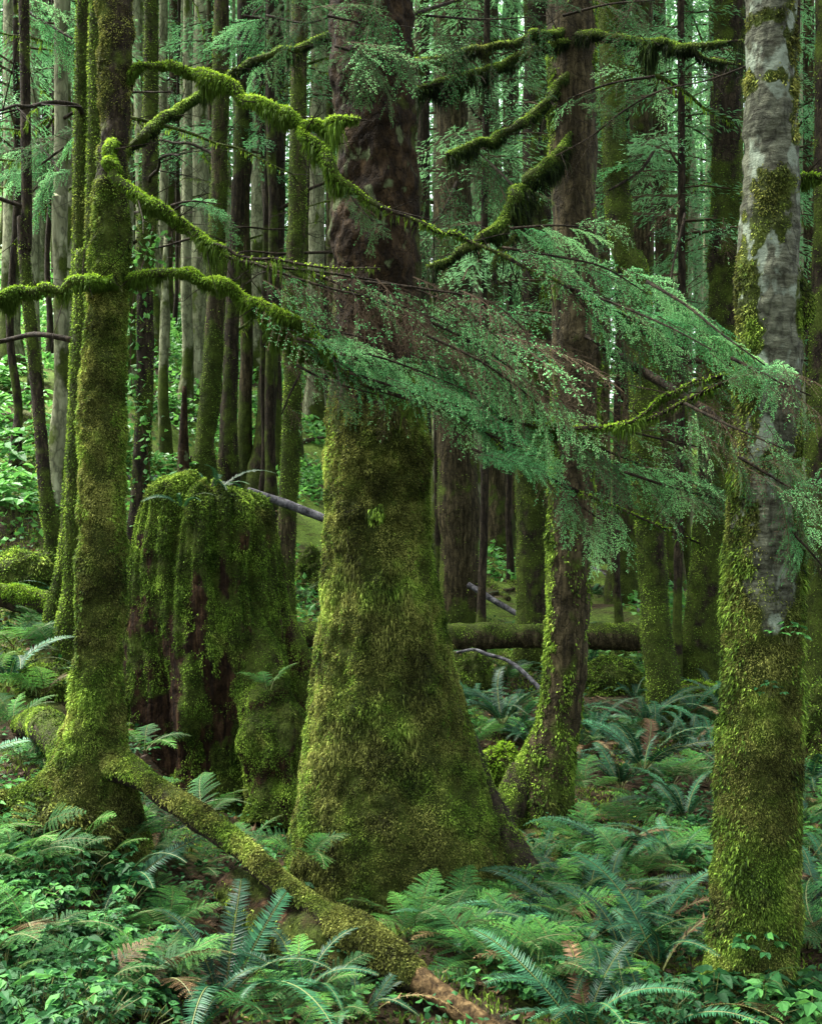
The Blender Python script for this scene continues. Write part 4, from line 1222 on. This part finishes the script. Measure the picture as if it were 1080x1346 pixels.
def hump(label, px, py, wpx, hpx, seed, n, mat='moss'):
    g = ground_pt(px, py)
    d = g[1]
    rx, rz = wpx / 2 / F * d, hpx / F * d
    R_, S_ = 26, 44
    ph = np.linspace(-.35, math.pi / 2, R_)[:, None]
    th = np.linspace(0, 2 * math.pi, S_, endpoint=False)[None]
    dirs = np.stack([np.cos(ph) * np.cos(th), np.cos(ph) * np.sin(th), np.sin(ph) + 0 * th], -1)
    P = g + dirs * np.array([rx, rx * .8, rz])
    P = P + dirs * (.28 * rz * fbm(P * 3.0 / max(rx, .3), seed, 4))[..., None]

    class T_:
        pass
    t = Tube.__new__(Tube)
    t.P, t.N, t.dirs, t.segs = P, dirs, dirs, S_
    t.c = np.stack([P[:, :, i].mean(1) for i in range(3)], 1)
    t.r = np.ones(R_)
    t.moss = np.clip(.75 + .4 * fbm(P * 3, seed + 2, 3), 0, 1)
    m = MB(); t.add(m)
    root = thing('mossy_hummock', label, 'hummock', g)
    o = obj('mound', m.mesh('mound', M['rot'], True, g), root)
    moss_part(o, t, g, n, .035, .012, np.clip(t.moss * 1.5 - .4, 0, 1), M[mat], seed, .7, .2, far=.7)
    BASES.append((g[0], d, rx * .8))


hump('broad low mossy hummock at the left edge above the bright log', 25, 765, 120, 44, 501, 7000)
hump('round mossy hummock between the stump and the broad trunk', 408, 775, 46, 52, 502, 3000)
hump('mossy hummock below the level log, right of the leaning brown tree', 800, 905, 90, 40, 503, 6000)
hump('small mossy hummock at the foot of the mossy flared trunk', 915, 920, 70, 26, 504, 3000, 'mossbright')
hump('dark mossy hummock under the level log beside the broad trunk', 620, 905, 60, 50, 505, 3000)
hump('bright green mossy hummock right of the broad trunk foot', 655, 1030, 70, 50, 506, 5000, 'mossbright')
hump('dark mossy bank bulging under the foot of the arching-limbed tree', 78, 1105, 190, 66, 509, 14000, 'mossbrown')
hump('mossy hummock behind the left tree among pale ferns', 60, 905, 90, 30, 507, 4000)
hump('tall mossy hummock at the right edge behind the pale-barked tree', 1075, 1000, 60, 90, 508, 4000)

# ------------------------------------------------------------------ ferns and leafy plants
def frond_curve(L, e0, e1, n, bow=0.0):
    t = np.linspace(0, 1, n)
    el = e0 + (e1 - e0) * t ** 1.15
    ds = L / (n - 1)
    x = np.concatenate([[0], np.cumsum(np.cos(el[:-1]) * ds)])
    z = np.concatenate([[0], np.cumsum(np.sin(el[:-1]) * ds)])
    y = bow * t ** 2 * L
    return t, np.stack([x, y, z], 1)


def lady_frond(seed, L=.55, e0=1.1, e1=-.25, bow=.1):
    r = np.random.default_rng(seed)
    t, c = frond_curve(L, e0, e1, 40, bow)
    mb = MB()
    rr = .0035 * (1 - .8 * t) + .0006
    rods(mb, c[:-1], c[1:], rr[:-1], rr[1:], 1, .5)
    T = norm(np.gradient(c, axis=0))
    pos_, ax_, sd_, up_, L_, W_, R_ = [], [], [], [], [], [], []
    n = 14
    for i in range(n):
        u = .24 + .75 * (i / (n - 1)) ** .92
        k = min(38, int(u * 39))
        q = u * 39 - k
        p = c[k] * (1 - q) + c[min(39, k + 1)] * q
        tg = T[k]
        side0 = norm(np.cross(np.array([0, 0, 1.]), tg))
        upv = np.cross(tg, side0)
        v = (u - .24) / .76
        l = L * .36 * (min(1, .72 + v * 2.2)) * (1 - v) ** .85 * (.9 + .2 * r.random()) + .008
        for s in (-1, 1):
            a = .42 + .25 * v + .08 * r.normal()
            d = norm(side0 * s * math.cos(a) + tg * math.sin(a) + upv * (.05 + .08 * r.normal()))
            m_ = max(3, int(l / .0098))
            w = (np.arange(m_) + .5) / m_
            pp = p + d * (w * l)[:, None] - np.array([0, 0, 1.]) * (.22 * l * w ** 2)[:, None]
            sdp = norm(np.cross(upv, d))
            ll = .0165 * (L / .5) * (1 - .75 * w) * min(1, l / .09 + .25) + .003
            for s2 in (-1, 1):
                pos_.append(pp); ax_.append(np.repeat(norm(sdp * s2 * .8 + d * .55)[None], m_, 0))
                sd_.append(np.repeat(d[None], m_, 0)); up_.append(np.repeat(norm(np.cross(d, sdp) * 1.)[None], m_, 0))
                L_.append(ll); W_.append(np.minimum(.0092, ll * .6 + .002)); R_.append(np.clip(.25 + .35 * v + .25 * w + .15 * r.normal(size=m_), 0, 1))
            rods(mb, p[None], (pp[-1])[None], .0011, .0005, 1, .6)
    cat = np.concatenate
    up = cat(up_); up = up * np.sign(up[:, 2:3] + 1e-6)
    kites(mb, cat(pos_), cat(ax_), cat(sd_), up, cat(L_), cat(W_), cat(R_), 0, .4, -.1)
    return mb.mesh('frond', [M['fern'], M['stem']])


def sword_frond(seed, L=.8, e0=1.15, e1=-.55, bow=.1):
    r = np.random.default_rng(seed)
    t, c = frond_curve(L, e0, e1, 60, bow)
    mb = MB()
    rr = .004 * (1 - .8 * t) + .0007
    rods(mb, c[:-1], c[1:], rr[:-1], rr[1:], 1, .6)
    T = norm(np.gradient(c, axis=0))
    n = int(L / .0145)
    u = .10 + .89 * (np.arange(n) + .5) / n
    k = np.minimum(58, (u * 59).astype(int))
    q = (u * 59 - k)[:, None]
    p = c[k] * (1 - q) + c[k + 1] * q
    tg = T[k]
    side = norm(np.cross(np.array([0, 0, 1.]), tg))
    up = np.cross(tg, side)
    l = L * .095 * np.minimum(1, .45 + u * 2.2) * np.clip(1.02 - u, 0, 1) ** .45 + .004
    for s in (-1, 1):
        j = r.normal(size=(n, 3)) * .09
        ax = norm(side * s * .93 + tg * .36 + up * .10 + j)
        kites(mb, p, ax, tg, up, l * (.9 + .2 * r.random(n)), np.minimum(.0155, l * .3), np.clip(.3 + .3 * u + .18 * r.normal(size=n), 0, 1), 0, .22, .12)
    return mb.mesh('frond', [M['sword'], M['stem']])


LADY = [lady_frond(600 + i, .50 + .05 * (i % 3), 1.15 - .15 * (i % 3), -.15 - .2 * (i % 2), (-.15, .12, 0, .2, -.08, .05)[i]) for i in range(6)]
SWORD = [sword_frond(620 + i, .72 + .06 * (i % 3), 1.2 - .12 * (i % 3), -.45 - .2 * (i % 2), (-.18, .14, 0, .22, -.1, .06)[i]) for i in range(6)]


def dead_copy(me):
    c = me.copy()
    c.materials[0] = M['deadleaf']
    return c


LADY_DEAD, SWORD_DEAD = dead_copy(LADY[3]), dead_copy(SWORD[1])


def leaf8(mb, pos, ax, sd, up, L, W, rnd, mat=0):
    """ovate leaves with a midrib fold: eight triangles each"""
    n = len(pos)
    L = np.broadcast_to(L, (n,))[:, None]; W = np.broadcast_to(W, (n,))[:, None]
    c1 = pos + ax * L * .33 - up * W * .08
    c2 = pos + ax * L * .68 - up * W * .10
    tip = pos + ax * L - up * L * .12
    l1 = pos + ax * L * .30 + sd * W * .5 + up * W * .10
    l2 = pos + ax * L * .66 + sd * W * .36 + up * W * .05
    r1 = pos + ax * L * .30 - sd * W * .5 + up * W * .10
    r2 = pos + ax * L * .66 - sd * W * .36 + up * W * .05
    v = np.stack([pos, c1, c2, tip, l1, l2, r1, r2], 1).reshape(-1, 3)
    o = (np.arange(n) * 8)[:, None]
    f = np.concatenate([o + np.array([x]) for x in ((0, 1, 4), (4, 1, 2), (4, 2, 5), (5, 2, 3), (0, 6, 1), (6, 2, 1), (6, 7, 2), (7, 3, 2))])
    mb.add(v, f, mat, np.repeat(np.broadcast_to(rnd, (n,)), 8))


def herb_mesh(seed, nst=22, R=.20, H=.26, leaf=.055, mat='herb', trip=True):
    r = np.random.default_rng(seed)
    mb = MB()
    for i in range(nst):
        a = r.random() * 6.283
        rr = R * r.random() ** .6
        top = np.array([math.cos(a) * rr, math.sin(a) * rr, H * (.35 + .65 * r.random()) * (1 - .35 * rr / R)])
        root_ = np.array([top[0] * .25, top[1] * .25, -.02])
        mid = (top + root_) / 2 + np.array([0, 0, .04])
        rods(mb, np.array([root_, mid]), np.array([mid, top]), .0022, .0015, 1, .5)
        g = 3 if trip else r.integers(3, 6)
        for j in range(g):
            b = a + (j - (g - 1) / 2) * (1.25 if trip else .9) + r.normal() * .25
            el = .05 - .45 * r.random()
            ax = np.array([math.cos(b) * math.cos(el), math.sin(b) * math.cos(el), math.sin(el)])
            sd = norm(np.cross(np.array([0, 0, 1.]) + r.normal(size=3) * .3, ax))
            up = np.cross(ax, sd)
            L = leaf * (.65 + .7 * r.random())
            p = top + ax * .008
            leaf8(mb, p[None], ax[None], sd[None], up[None], L, L * .62, np.clip(.5 + .25 * r.normal(), 0, 1))
            if trip and r.random() < .6:
                for s in (-1, 1):
                    a2 = norm(ax + sd * s * .8)
                    leaf8(mb, (p + ax * L * .15)[None], a2[None], norm(np.cross(up, a2))[None], up[None], L * .62, L * .4, np.clip(.5 + .25 * r.normal(), 0, 1))
    return mb.mesh('leafy_plant', [M[mat], M['stem']])


HERB = [herb_mesh(640 + i, 22 + 3 * i, .20, .27, .040 + .005 * i) for i in range(5)]
BROAD = [herb_mesh(650 + i, 12, .18, .22, .075, 'herb', False) for i in range(3)]
LUSH = [herb_mesh(660 + i, 40, .55, .8, .17, 'lush', False) for i in range(4)]

PL = []


def fern(kind, p, size, n, seed, label=None, lean=None, arc=6.283, a0=0.0, group=None, name=None):
    r = np.random.default_rng(seed)
    src = LADY if kind == 'lady' else SWORD
    root = thing(name or ('lady_fern' if kind == 'lady' else 'sword_fern'), label, 'fern', p, group)
    for i in range(n):
        gone = n > 5 and r.random() < .07
        o = bpy.data.objects.new('frond', (LADY_DEAD if kind == 'lady' else SWORD_DEAD) if gone else src[int(r.integers(len(src)))])
        if gone:
            o['label'] = 'brown dead frond'
        col.objects.link(o)
        o.parent = root
        a = a0 + arc * (i + .5) / n + r.normal() * .18
        s = size * (.7 + .45 * r.random())
        o.rotation_euler = (r.normal() * .25, -.25 + .42 * r.random(), a)
        o.scale = (s, s, s)
        o.location = (math.cos(a) * .02, math.sin(a) * .02, -.01)
    if label is None:
        PL.append([root, kind, p, size])
    return root


def herb(p, src, size, seed, kind='herb'):
    r = np.random.default_rng(seed)
    root = thing('leafy_plant' if kind != 'shrub' else 'leafy_shrub', None, 'plant' if kind != 'shrub' else 'shrub', p, None, src[int(r.integers(len(src)))], r.random() * 6.28)
    s = size * (.75 + .5 * r.random())
    root.scale = (s, s, s)
    PL.append([root, kind, p, size])
    return root


LOGLINE = np.array([[420, 1195], [480, 1240], [545, 1288], [640, 1350], [700, 1395]], float)


def off_log(px, py, m=62):
    for a, b_ in zip(LOGLINE[:-1], LOGLINE[1:]):
        t = np.clip(((px - a[0]) * (b_[0] - a[0]) + (py - a[1]) * (b_[1] - a[1])) / ((b_ - a) ** 2).sum(), 0, 1)
        if math.hypot(px - a[0] - t * (b_[0] - a[0]), py - a[1] - t * (b_[1] - a[1]) - 25) < m:
            return False
    return True


def clear(p, margin=.0):
    if not off_log(540 + p[0] / p[1] * F, HY - (p[2] - CZ) / p[1] * F):
        return False
    return all((p[0] - x) ** 2 + (p[1] - y) ** 2 > (r + margin) ** 2 for x, y, r in BASES)


# special ferns that the photograph shows one by one
fern('sword', at(280, 655, 8.95), .62, 9, 1, 'fern growing on top of the rotten stump', arc=6.28)
fern('sword', at(240, 668, 8.45), .42, 4, 2, 'small dark fern hanging over the front rim of the stump', arc=2.4, a0=3.6)
fern('lady', at(352, 905, 8.15), .50, 5, 3, 'small pale fern sprouting from the mossy stump side beside broad trunk', arc=5.5, a0=.4)
fern('lady', at(188, 985, 7.4), .62, 5, 4, 'pale fern standing between the left tree and the stump', arc=4.0, a0=4.2)
fern('lady', at(402, 1130, 6.05), .62, 6, 5, 'pale upright fern leaning on the broad trunk foot, left side', arc=6.28)
fern('sword', at(292, 1325, 5.25), 1.0, 9, 6, 'large glossy sword fern below the thin log, long fronds spreading')
fern('sword', at(775, 1375, 4.95), .85, 8, 7, 'dark glossy sword fern at the bottom edge right of centre')
fern('sword', at(850, 1385, 4.9), .85, 9, 8, 'sword fern at the bottom edge just left of the pale-barked tree')
fern('sword', at(845, 1010, 9.3), 1.15, 12, 9, 'wide teal sword fern between the leaning brown tree and pale-barked tree')
fern('sword', at(660, 950, 10.2), 1.0, 11, 10, 'teal sword fern in the gap behind the broad trunk, below the log')
fern('lady', at(268, 1075, 6.6), .65, 6, 11, 'fern sprouting above the thin log in front of the stump')
fern('lady', at(1000, 1290, 5.05), .35, 3, 12, 'single small fern at the foot of the pale-barked tree', arc=3.0, a0=3.4)
ex = [('sword', 780, 968, 1.0, 10), ('sword', 850, 958, 1.0, 10), ('sword', 905, 950, .9, 9), ('sword', 815, 1035, .95, 10), ('lady', 880, 1035, .9, 8), ('lady', 770, 1040, .8, 7), ('sword', 935, 925, .8, 8), ('lady', 690, 940, .8, 7), ('lady', 925, 1030, .8, 7), ('lady', 60, 920, .85, 8), ('lady', 20, 960, .85, 7), ('lady', 45, 1010, .7, 7), ('sword', 10, 900, .9, 9), ('lady', 100, 905, .8, 7), ('lady', 130, 1150, .8, 8), ('lady', 190, 1130, .75, 7),
      ('lady', 255, 1150, .7, 7), ('lady', 90, 1120, .75, 7), ('sword', 155, 1180, .8, 8), ('lady', 215, 1210, .65, 6), ('lady', 350, 1260, .55, 6), ('sword', 395, 1310, .7, 8), ('lady', 430, 1340, .5, 6),
      ('lady', 560, 1180, .75, 8), ('lady', 610, 1160, .8, 8), ('lady', 660, 1200, .85, 9), ('lady', 710, 1230, .9, 9), ('lady', 590, 1250, .8, 8), ('lady', 650, 1290, .85, 8), ('lady', 740, 1180, .8, 8),
      ('lady', 690, 1140, .6, 7), ('sword', 620, 1330, .7, 8), ('lady', 540, 1230, .6, 6), ('sword', 760, 1250, .8, 9), ('lady', 760, 1110, .7, 7), ('lady', 830, 1090, .7, 7), ('lady', 880, 1140, .7, 7),
      ('sword', 800, 1200, .8, 9), ('sword', 900, 1080, .8, 9), ('sword', 860, 1230, .75, 8), ('lady', 910, 1200, .6, 7), ('sword', 1065, 1040, .9, 9), ('lady', 1062, 1130, .9, 8), ('sword', 1075, 1220, .8, 8),
      ('lady', 640, 970, .8, 8), ('sword', 700, 985, .7, 8), ('sword', 620, 930, .7, 8), ('sword', 905, 985, .8, 9), ('sword', 790, 985, .8, 9), ('lady', 900, 930, .7, 7), ('lady', 70, 860, .8, 8), ('lady', 20, 850, .9, 8),
      ('lady', 45, 830, .8, 8), ('sword', 300, 1240, .6, 6), ('lady', 450, 1290, .4, 5), ('lady', 480, 1330, .5, 6), ('lady', 780, 1310, .7, 8), ('lady', 220, 1290, .7, 7), ('lady', 180, 1330, .7, 7), ('lady', 395, 790, .7, 7)]
for i, (k_, px, py, s, n) in enumerate(ex):
    if not off_log(px, py, 52):
        continue
    fern(k_, ground_pt(px, py), s, n, 700 + i)
re_ = np.random.default_rng(45)
for i in range(40):
    px, py = (530 + 400 * re_.random(), 1130 + 220 * re_.random()) if i < 30 else (1040 + 60 * re_.random(), 1000 + 330 * re_.random())
    p = ground_pt(px, py)
    if clear(p, .08):
        fern('lady' if px < 740 or re_.random() < .5 else 'sword', p + np.array([0, 0, .05]), .62 + .3 * re_.random(), 7, 3300 + i)
re_ = np.random.default_rng(44)
for i in range(16):
    px, py = -20 + 240 * re_.random(), 1080 + 270 * re_.random()
    fern('lady', ground_pt(px, py) + np.array([0, 0, .08]), .6 + .3 * re_.random(), 6, 3000 + i)
for i in range(46):
    px = 560 + 480 * re_.random() if i < 30 else -20 + 450 * re_.random()
    py = 770 + 130 * re_.random() if i < 30 else 700 + 140 * re_.random()
    p = ground_pt(px, py)
    if clear(p, .1):
        fern('lady' if re_.random() < .55 else 'sword', p, .55 + .35 * re_.random(), 6, 3100 + i)
rp = np.random.default_rng(321)
# random filling of the fern floor, thinner with distance
spots = []
for i in range(22):
    px, py = 640 + 330 * rp.random(), 875 + 115 * rp.random()
    p = ground_pt(px, py)
    if clear(p, .1):
        fern('sword' if rp.random() < .6 else 'lady', p, .6 + .35 * rp.random(), 7, 3500 + i)
cnt = 0
while cnt < 120:
    px, py = rp.random() * 1240 - 80, 860 + 520 * rp.random() ** .8
    if 165 < px < 420 and 1040 < py < 1340 and rp.random() < .6:
        continue
    if py < 900 and px > 200 and rp.random() < .5:
        continue
    p = ground_pt(px, py)
    if not clear(p, .12) or any((p[0] - a) ** 2 + (p[1] - b_) ** 2 < .24 ** 2 for a, b_ in spots):
        continue
    spots.append((p[0], p[1]))
    q = rp.random()
    if px < 190 and py > 1090:
        herb(p, HERB, .95, cnt)
    elif q < .34:
        fern('lady', p, .5 + .35 * rp.random(), int(rp.integers(5, 8)), 900 + cnt)
    elif q < .58:
        fern('sword', p, .5 + .4 * rp.random(), int(rp.integers(6, 9)), 900 + cnt)
    elif q < .85:
        herb(p, HERB, .8, cnt)
    else:
        herb(p, BROAD, .85, cnt)
    cnt += 1
# leafy herbs crowding the lower left corner and round the pale tree's foot
for i in range(40):
    px, py = -30 + 215 * rp.random(), 1075 + 310 * rp.random()
    if px > 100 and py < 1130:
        continue
    p = ground_pt(px, py)
    herb(p, HERB, .95, 2000 + i)
for i, (px, py) in enumerate(((955, 1330), (985, 1335), (1020, 1330), (1055, 1335), (935, 1350), (1075, 1310), (1040, 1350), (1070, 1360), (1000, 1355))):
    herb(ground_pt(px, py), BROAD, .9, 2100 + i)
for i in range(46):
    px, py = 640 + 330 * rp.random(), 1030 + 330 * rp.random()
    p = ground_pt(px, py)
    if clear(p, .05):
        herb(p, HERB if rp.random() < .7 else BROAD, .7, 2200 + i)
# lush shrubs on the left slope and between the trunks
for i in range(56):
    if 34 <= i < 43 or (i < 34 and i % 5 in (1, 3)):
        continue
    if i < 34:
        px, py = -40 + 260 * rp.random(), 500 + 200 * rp.random()
    elif i < 48:
        px, py = 200 + 240 * rp.random(), 500 + 170 * rp.random()
    else:
        px, py = 560 + 500 * rp.random(), 640 + 110 * rp.random()
    p = ground_pt(px, py)
    if clear(p, .2):
        herb(p, LUSH, (.75 if px < 140 else .45) if i < 48 else .5, 2300 + i, 'shrub')

# climbing vine on the thin dark trunk behind the left tree
vt = BG[6]
bx = np.array(vt[0].location)
m = MB()
r = np.random.default_rng(8)
zz = np.linspace(0, 3.4, 60)
ang = 1.2 * np.sin(zz * 2.1) - 1.57
vp = np.stack([bx[0] + (zz / 5) * .1 + .12 * np.cos(ang), bx[1] + .12 * np.sin(ang), bx[2] + zz], 1)
rods(m, vp[:-1], vp[1:], .006, .006, 1, .3)
n = 420
k = r.integers(5, 60, n)
pos = vp[k] + r.normal(size=(n, 3)) * np.array([.10, .06, .04])
ax = norm(r.normal(size=(n, 3)) * .7 + np.array([.1, -.5, -.4]))
sd = norm(np.cross(ax, r.normal(size=(n, 3)) * .5 + np.array([0, 0, 1.])))
leaf8(m, pos, ax, sd, np.cross(ax, sd), .05 + .04 * r.random(n), .045, r.random(n))
v0 = vp[0]
thing('climbing_vine', 'leafy green vine climbing the thin dark trunk just right of the arching-limbed tree', 'vine', v0, None, m.mesh('climbing_vine', [M['lush'], M['twig']], False, v0))
# small leaves rooted on the pale tree's mossy trunk
for i, (px, py, s) in enumerate(((995, 1255, .5), (1012, 915, .35), (1035, 845, .4))):
    o = herb(at(px, py, 5.2), BROAD, s, 2500 + i, 'perched')
    PL.pop()
    o['label'] = ('yellow-green leafy sprig growing from the moss low on the pale-barked tree', 'small leaf cluster on the mossy front of the pale-barked tree, midway up', 'leaf sprig high on the mossy right side of the pale-barked tree')[i]
    o['category'] = 'plant'

# ------------------------------------------------------------------ uncountable floor cover
def floor_points(n, d0, d1, u, r):
    d = np.sqrt(d0 ** 2 + (d1 ** 2 - d0 ** 2) * r.random(n))
    x = (r.random(n) - .5) * 2 * u * d
    return np.stack([x, d, gz(x, d)], 1)


r = np.random.default_rng(17)
m = MB()
p = floor_points(200000, 4.3, 16, .62, r)
keep = fbm(p * np.array([.9, .9, 0]), 55, 3) + .25 * np.clip((p[:, 1] - 8) / 6, 0, 1) > .02
p = p[keep]
blades(m, p, np.repeat([[0, 0, 1.]], len(p), 0), .035, .010, 1, 1, 0, 3)
o = obj('ground_moss', m.mesh('ground_moss', M['moss'])); o['kind'] = 'stuff'
o['label'] = 'low carpet of moss on the forest floor'; o['category'] = 'moss'
m = MB()
p = floor_points(15000, 4.3, 15, .62, r)
n = len(p)
ax = norm(r.normal(size=(n, 3)) * np.array([1, 1, .35]))
sd = norm(np.cross(ax, np.array([0, 0, 1.]) + r.normal(size=(n, 3)) * .4))
leaf8(m, p + np.array([0, 0, .012]), ax, sd, np.cross(ax, sd), .03 + .05 * r.random(n), .02 + .03 * r.random(n), r.random(n) ** 2, 0)
q = floor_points(1500, 4.3, 20, .6, r)
dv = norm(r.normal(size=(1500, 3)) * np.array([1, 1, .12])) * (.1 + .35 * r.random((1500, 1)))
rods(m, q + np.array([0, 0, .015]) - dv / 2, q + np.array([0, 0, .015]) + dv / 2, .006, .003, 1, r.random(1500))
o = obj('leaf_litter', m.mesh('leaf_litter', [M['deadleaf'], M['twig']])); o['kind'] = 'stuff'
o['label'] = 'brown dead leaves and twigs littering the forest floor'; o['category'] = 'litter'
m = MB()
p = floor_points(34000, 4.3, 16, .62, r)
p = p[fbm(p * np.array([1.3, 1.3, 0]), 58, 3) > -.05]
n = len(p)
ax = norm(r.normal(size=(n, 3)) * np.array([1, 1, .3]))
sd = norm(np.cross(ax, np.array([0, 0, 1.]) + r.normal(size=(n, 3)) * .4))
leaf8(m, p + np.array([0, 0, 1.]) * (.03 + .09 * r.random((n, 1))), ax, sd, np.cross(ax, sd), .022 + .03 * r.random(n), .018 + .018 * r.random(n), r.random(n))
o = obj('ground_cover', m.mesh('ground_cover', M['herb'])); o['kind'] = 'stuff'
o['label'] = 'low small-leaved plants covering the floor between the ferns'; o['category'] = 'ground cover'
m = MB()
p = np.concatenate([floor_points(85000, 11, 34, .56, r), floor_points(45000, 30, 95, .5, r)])
p = p[fbm(p * np.array([.5, .5, 0]), 57, 3) + .12 * np.clip(-p[:, 0] / p[:, 1] / .2, -1, 1) > .0]
n = len(p)
ax = norm(r.normal(size=(n, 3)) * np.array([1, 1, .5]))
sd = norm(np.cross(ax, np.array([0, 0, 1.]) + r.normal(size=(n, 3)) * .5))
far = np.clip((p[:, 1] - 12) / 50, 0, 1)
kites(m, p + np.array([0, 0, 1.]) * (.03 + .35 * r.random((n, 1)) ** 2 * (.4 + far[:, None] * 2)), ax, sd, np.cross(ax, sd), .05 + .06 * r.random(n) + .2 * far, .04 + .035 * r.random(n) + .15 * far, r.random(n), 0, .4, .1)
o = obj('undergrowth', m.mesh('undergrowth', M['lush'])); o['kind'] = 'stuff'
o['label'] = 'lush green undergrowth covering the slope among the far trunks'; o['category'] = 'undergrowth'
# far-off wood that reads as one mass
m = MB()
n = 170000
d = 66 + 60 * r.random(n)
x = (r.random(n) - .5) * 1.1 * d
g0 = gz(x, d)
z = g0 + 1 + 27 * r.random(n)
cl = vnoise(np.stack([x * .33, d * .33, z * .22], -1), 91) + .5 * vnoise(np.stack([x * .9, d * .9, z * .8], -1), 92)
kk = cl > -.3
x, d, z, n = x[kk], d[kk], z[kk], int(kk.sum())
ax = norm(r.normal(size=(n, 3)) * np.array([1, 1, .5]) + np.array([0, 0, -.35]))
sd = norm(np.cross(ax, np.array([0, 0, 1.]) + r.normal(size=(n, 3)) * .4))
kites(m, np.stack([x, d, z], 1), ax, sd, np.cross(ax, sd), .5 + .4 * r.random(n), .22 + .2 * r.random(n), r.random(n), 0, .45, .1)
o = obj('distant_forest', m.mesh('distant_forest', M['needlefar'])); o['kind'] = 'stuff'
o['label'] = 'far green wood closing off the view behind the trunks'; o['category'] = 'forest'

# ------------------------------------------------------------------ labels of the trees and plants
ORD = ['', 'second ', 'third ', 'fourth ', 'fifth ', 'sixth ', 'seventh ', 'eighth ', 'ninth ', 'tenth ', 'eleventh ', 'twelfth ', 'thirteenth ', 'fourteenth ', 'fifteenth ', 'sixteenth ', 'seventeenth ', 'eighteenth ', 'nineteenth ', 'twentieth ']


def gap(px):
    if px < 135: return 'left of the arching-limbed tree'
    if px < 490: return 'between arching-limbed tree and broad trunk'
    if px < 740: return 'between broad trunk and leaning brown tree'
    if px < 1000: return 'between leaning brown tree and pale-barked tree'
    return 'right of the pale-barked tree'


def rank_labels(items, what, rows):
    """items: (object, px, d, look); within a gap and a depth row count from the left"""
    cells = {}
    for it in items:
        row = next(n for lim, n in rows if it[2] < lim)
        cells.setdefault((gap(it[1]), row, what(it)), []).append(it)
    for (g, row, w), v in cells.items():
        v.sort(key=lambda t: t[1])
        for i, it in enumerate(v):
            if len(v) == 1:
                s = '%s alone in the %s row %s' % (w, row, g)
            else:
                s = '%s%s from left, %s row, %s' % ('first ' if i == 0 else ORD[i] if i < 20 else 'later ', w, row, g)
            it[0]['label'] = s


rank_labels([t for t in BG], lambda t: t[3] + ' trunk', ((13, 'front'), (19, 'near'), (28, 'middle'), (42, 'far'), (999, 'farthest')))
for t in BG:
    t[0]['group'] = 'forest trees behind the four front trees'
rank_labels(STK, lambda t: 'fallen stick', ((18, 'near'), (24, 'middle'), (999, 'far')))
for t in STK:
    t[0]['group'] = 'sticks scattered on the slope'
KN = {'lady': 'lady fern', 'sword': 'sword fern', 'herb': 'leafy plant', 'shrub': 'lush leafy shrub'}
items = [[o, 540 + p[0] / p[1] * F, p[1], k] for o, k, p, s in PL]
rank_labels(items, lambda t: KN[t[3]], ((5.4, 'bottom'), (6.2, 'front'), (7.5, 'second'), (10, 'middle'), (18, 'back'), (999, 'far')))
for o, k, p, s in PL:
    o['group'] = {'lady': 'lady ferns on the forest floor', 'sword': 'sword ferns on the forest floor', 'herb': 'leafy plants on the forest floor', 'shrub': 'lush shrubs on the slope'}[k]

# ------------------------------------------------------------------ light, sky, camera
w = bpy.data.worlds.new('World')
scene.world = w
w.use_nodes = True
nt = w.node_tree
nt.nodes.clear()
sk = nt.nodes.new('ShaderNodeTexSky')
sk.sky_type = 'NISHITA'
sk.sun_disc = False
EL, AZ = 62.0, -62.0
sk.sun_elevation = math.radians(EL)
sk.sun_rotation = math.radians(AZ)
sk.air_density = 1.0
sk.dust_density = 4.0
sk.ozone_density = .6
bg = nt.nodes.new('ShaderNodeBackground')
bg.inputs[1].default_value = .10
ow = nt.nodes.new('ShaderNodeOutputWorld')
hs = nt.nodes.new('ShaderNodeHueSaturation')
hs.inputs['Saturation'].default_value = .28
nt.links.new(sk.outputs[0], hs.inputs['Color'])
nt.links.new(hs.outputs[0], bg.inputs[0])
nt.links.new(bg.outputs[0], ow.inputs[0])
sd_ = bpy.data.lights.new('sun', 'SUN')
sd_.energy = 3.6
sd_.angle = math.radians(32)
sd_.color = (1.0, .95, .86)
so = bpy.data.objects.new('sun', sd_)
col.objects.link(so)
a, e = math.radians(AZ), math.radians(EL)
dirv = Vector((math.sin(a) * math.cos(e), math.cos(a) * math.cos(e), math.sin(e)))
so.rotation_euler = dirv.to_track_quat('Z', 'Y').to_euler()

cd = bpy.data.cameras.new('camera')
cam = bpy.data.objects.new('camera', cd)
col.objects.link(cam)
cam.location = (0, 0, CZ)
cam.rotation_euler = (math.radians(90), 0, 0)
cd.sensor_fit = 'HORIZONTAL'
cd.sensor_width = 36
cd.lens = 36 * F / 1080
cd.shift_y = (HY - 673) / 1080
cd.clip_start = .05
cd.clip_end = 500
scene.camera = cam
scene.view_settings.view_transform = 'Standard'
scene.view_settings.look = 'None'
scene.view_settings.exposure = 3.1
scene.view_settings.gamma = 1
scene.render.engine = 'CYCLES'
scene.cycles.max_bounces = 6
scene.cycles.diffuse_bounces = 2
scene.cycles.use_denoising = True
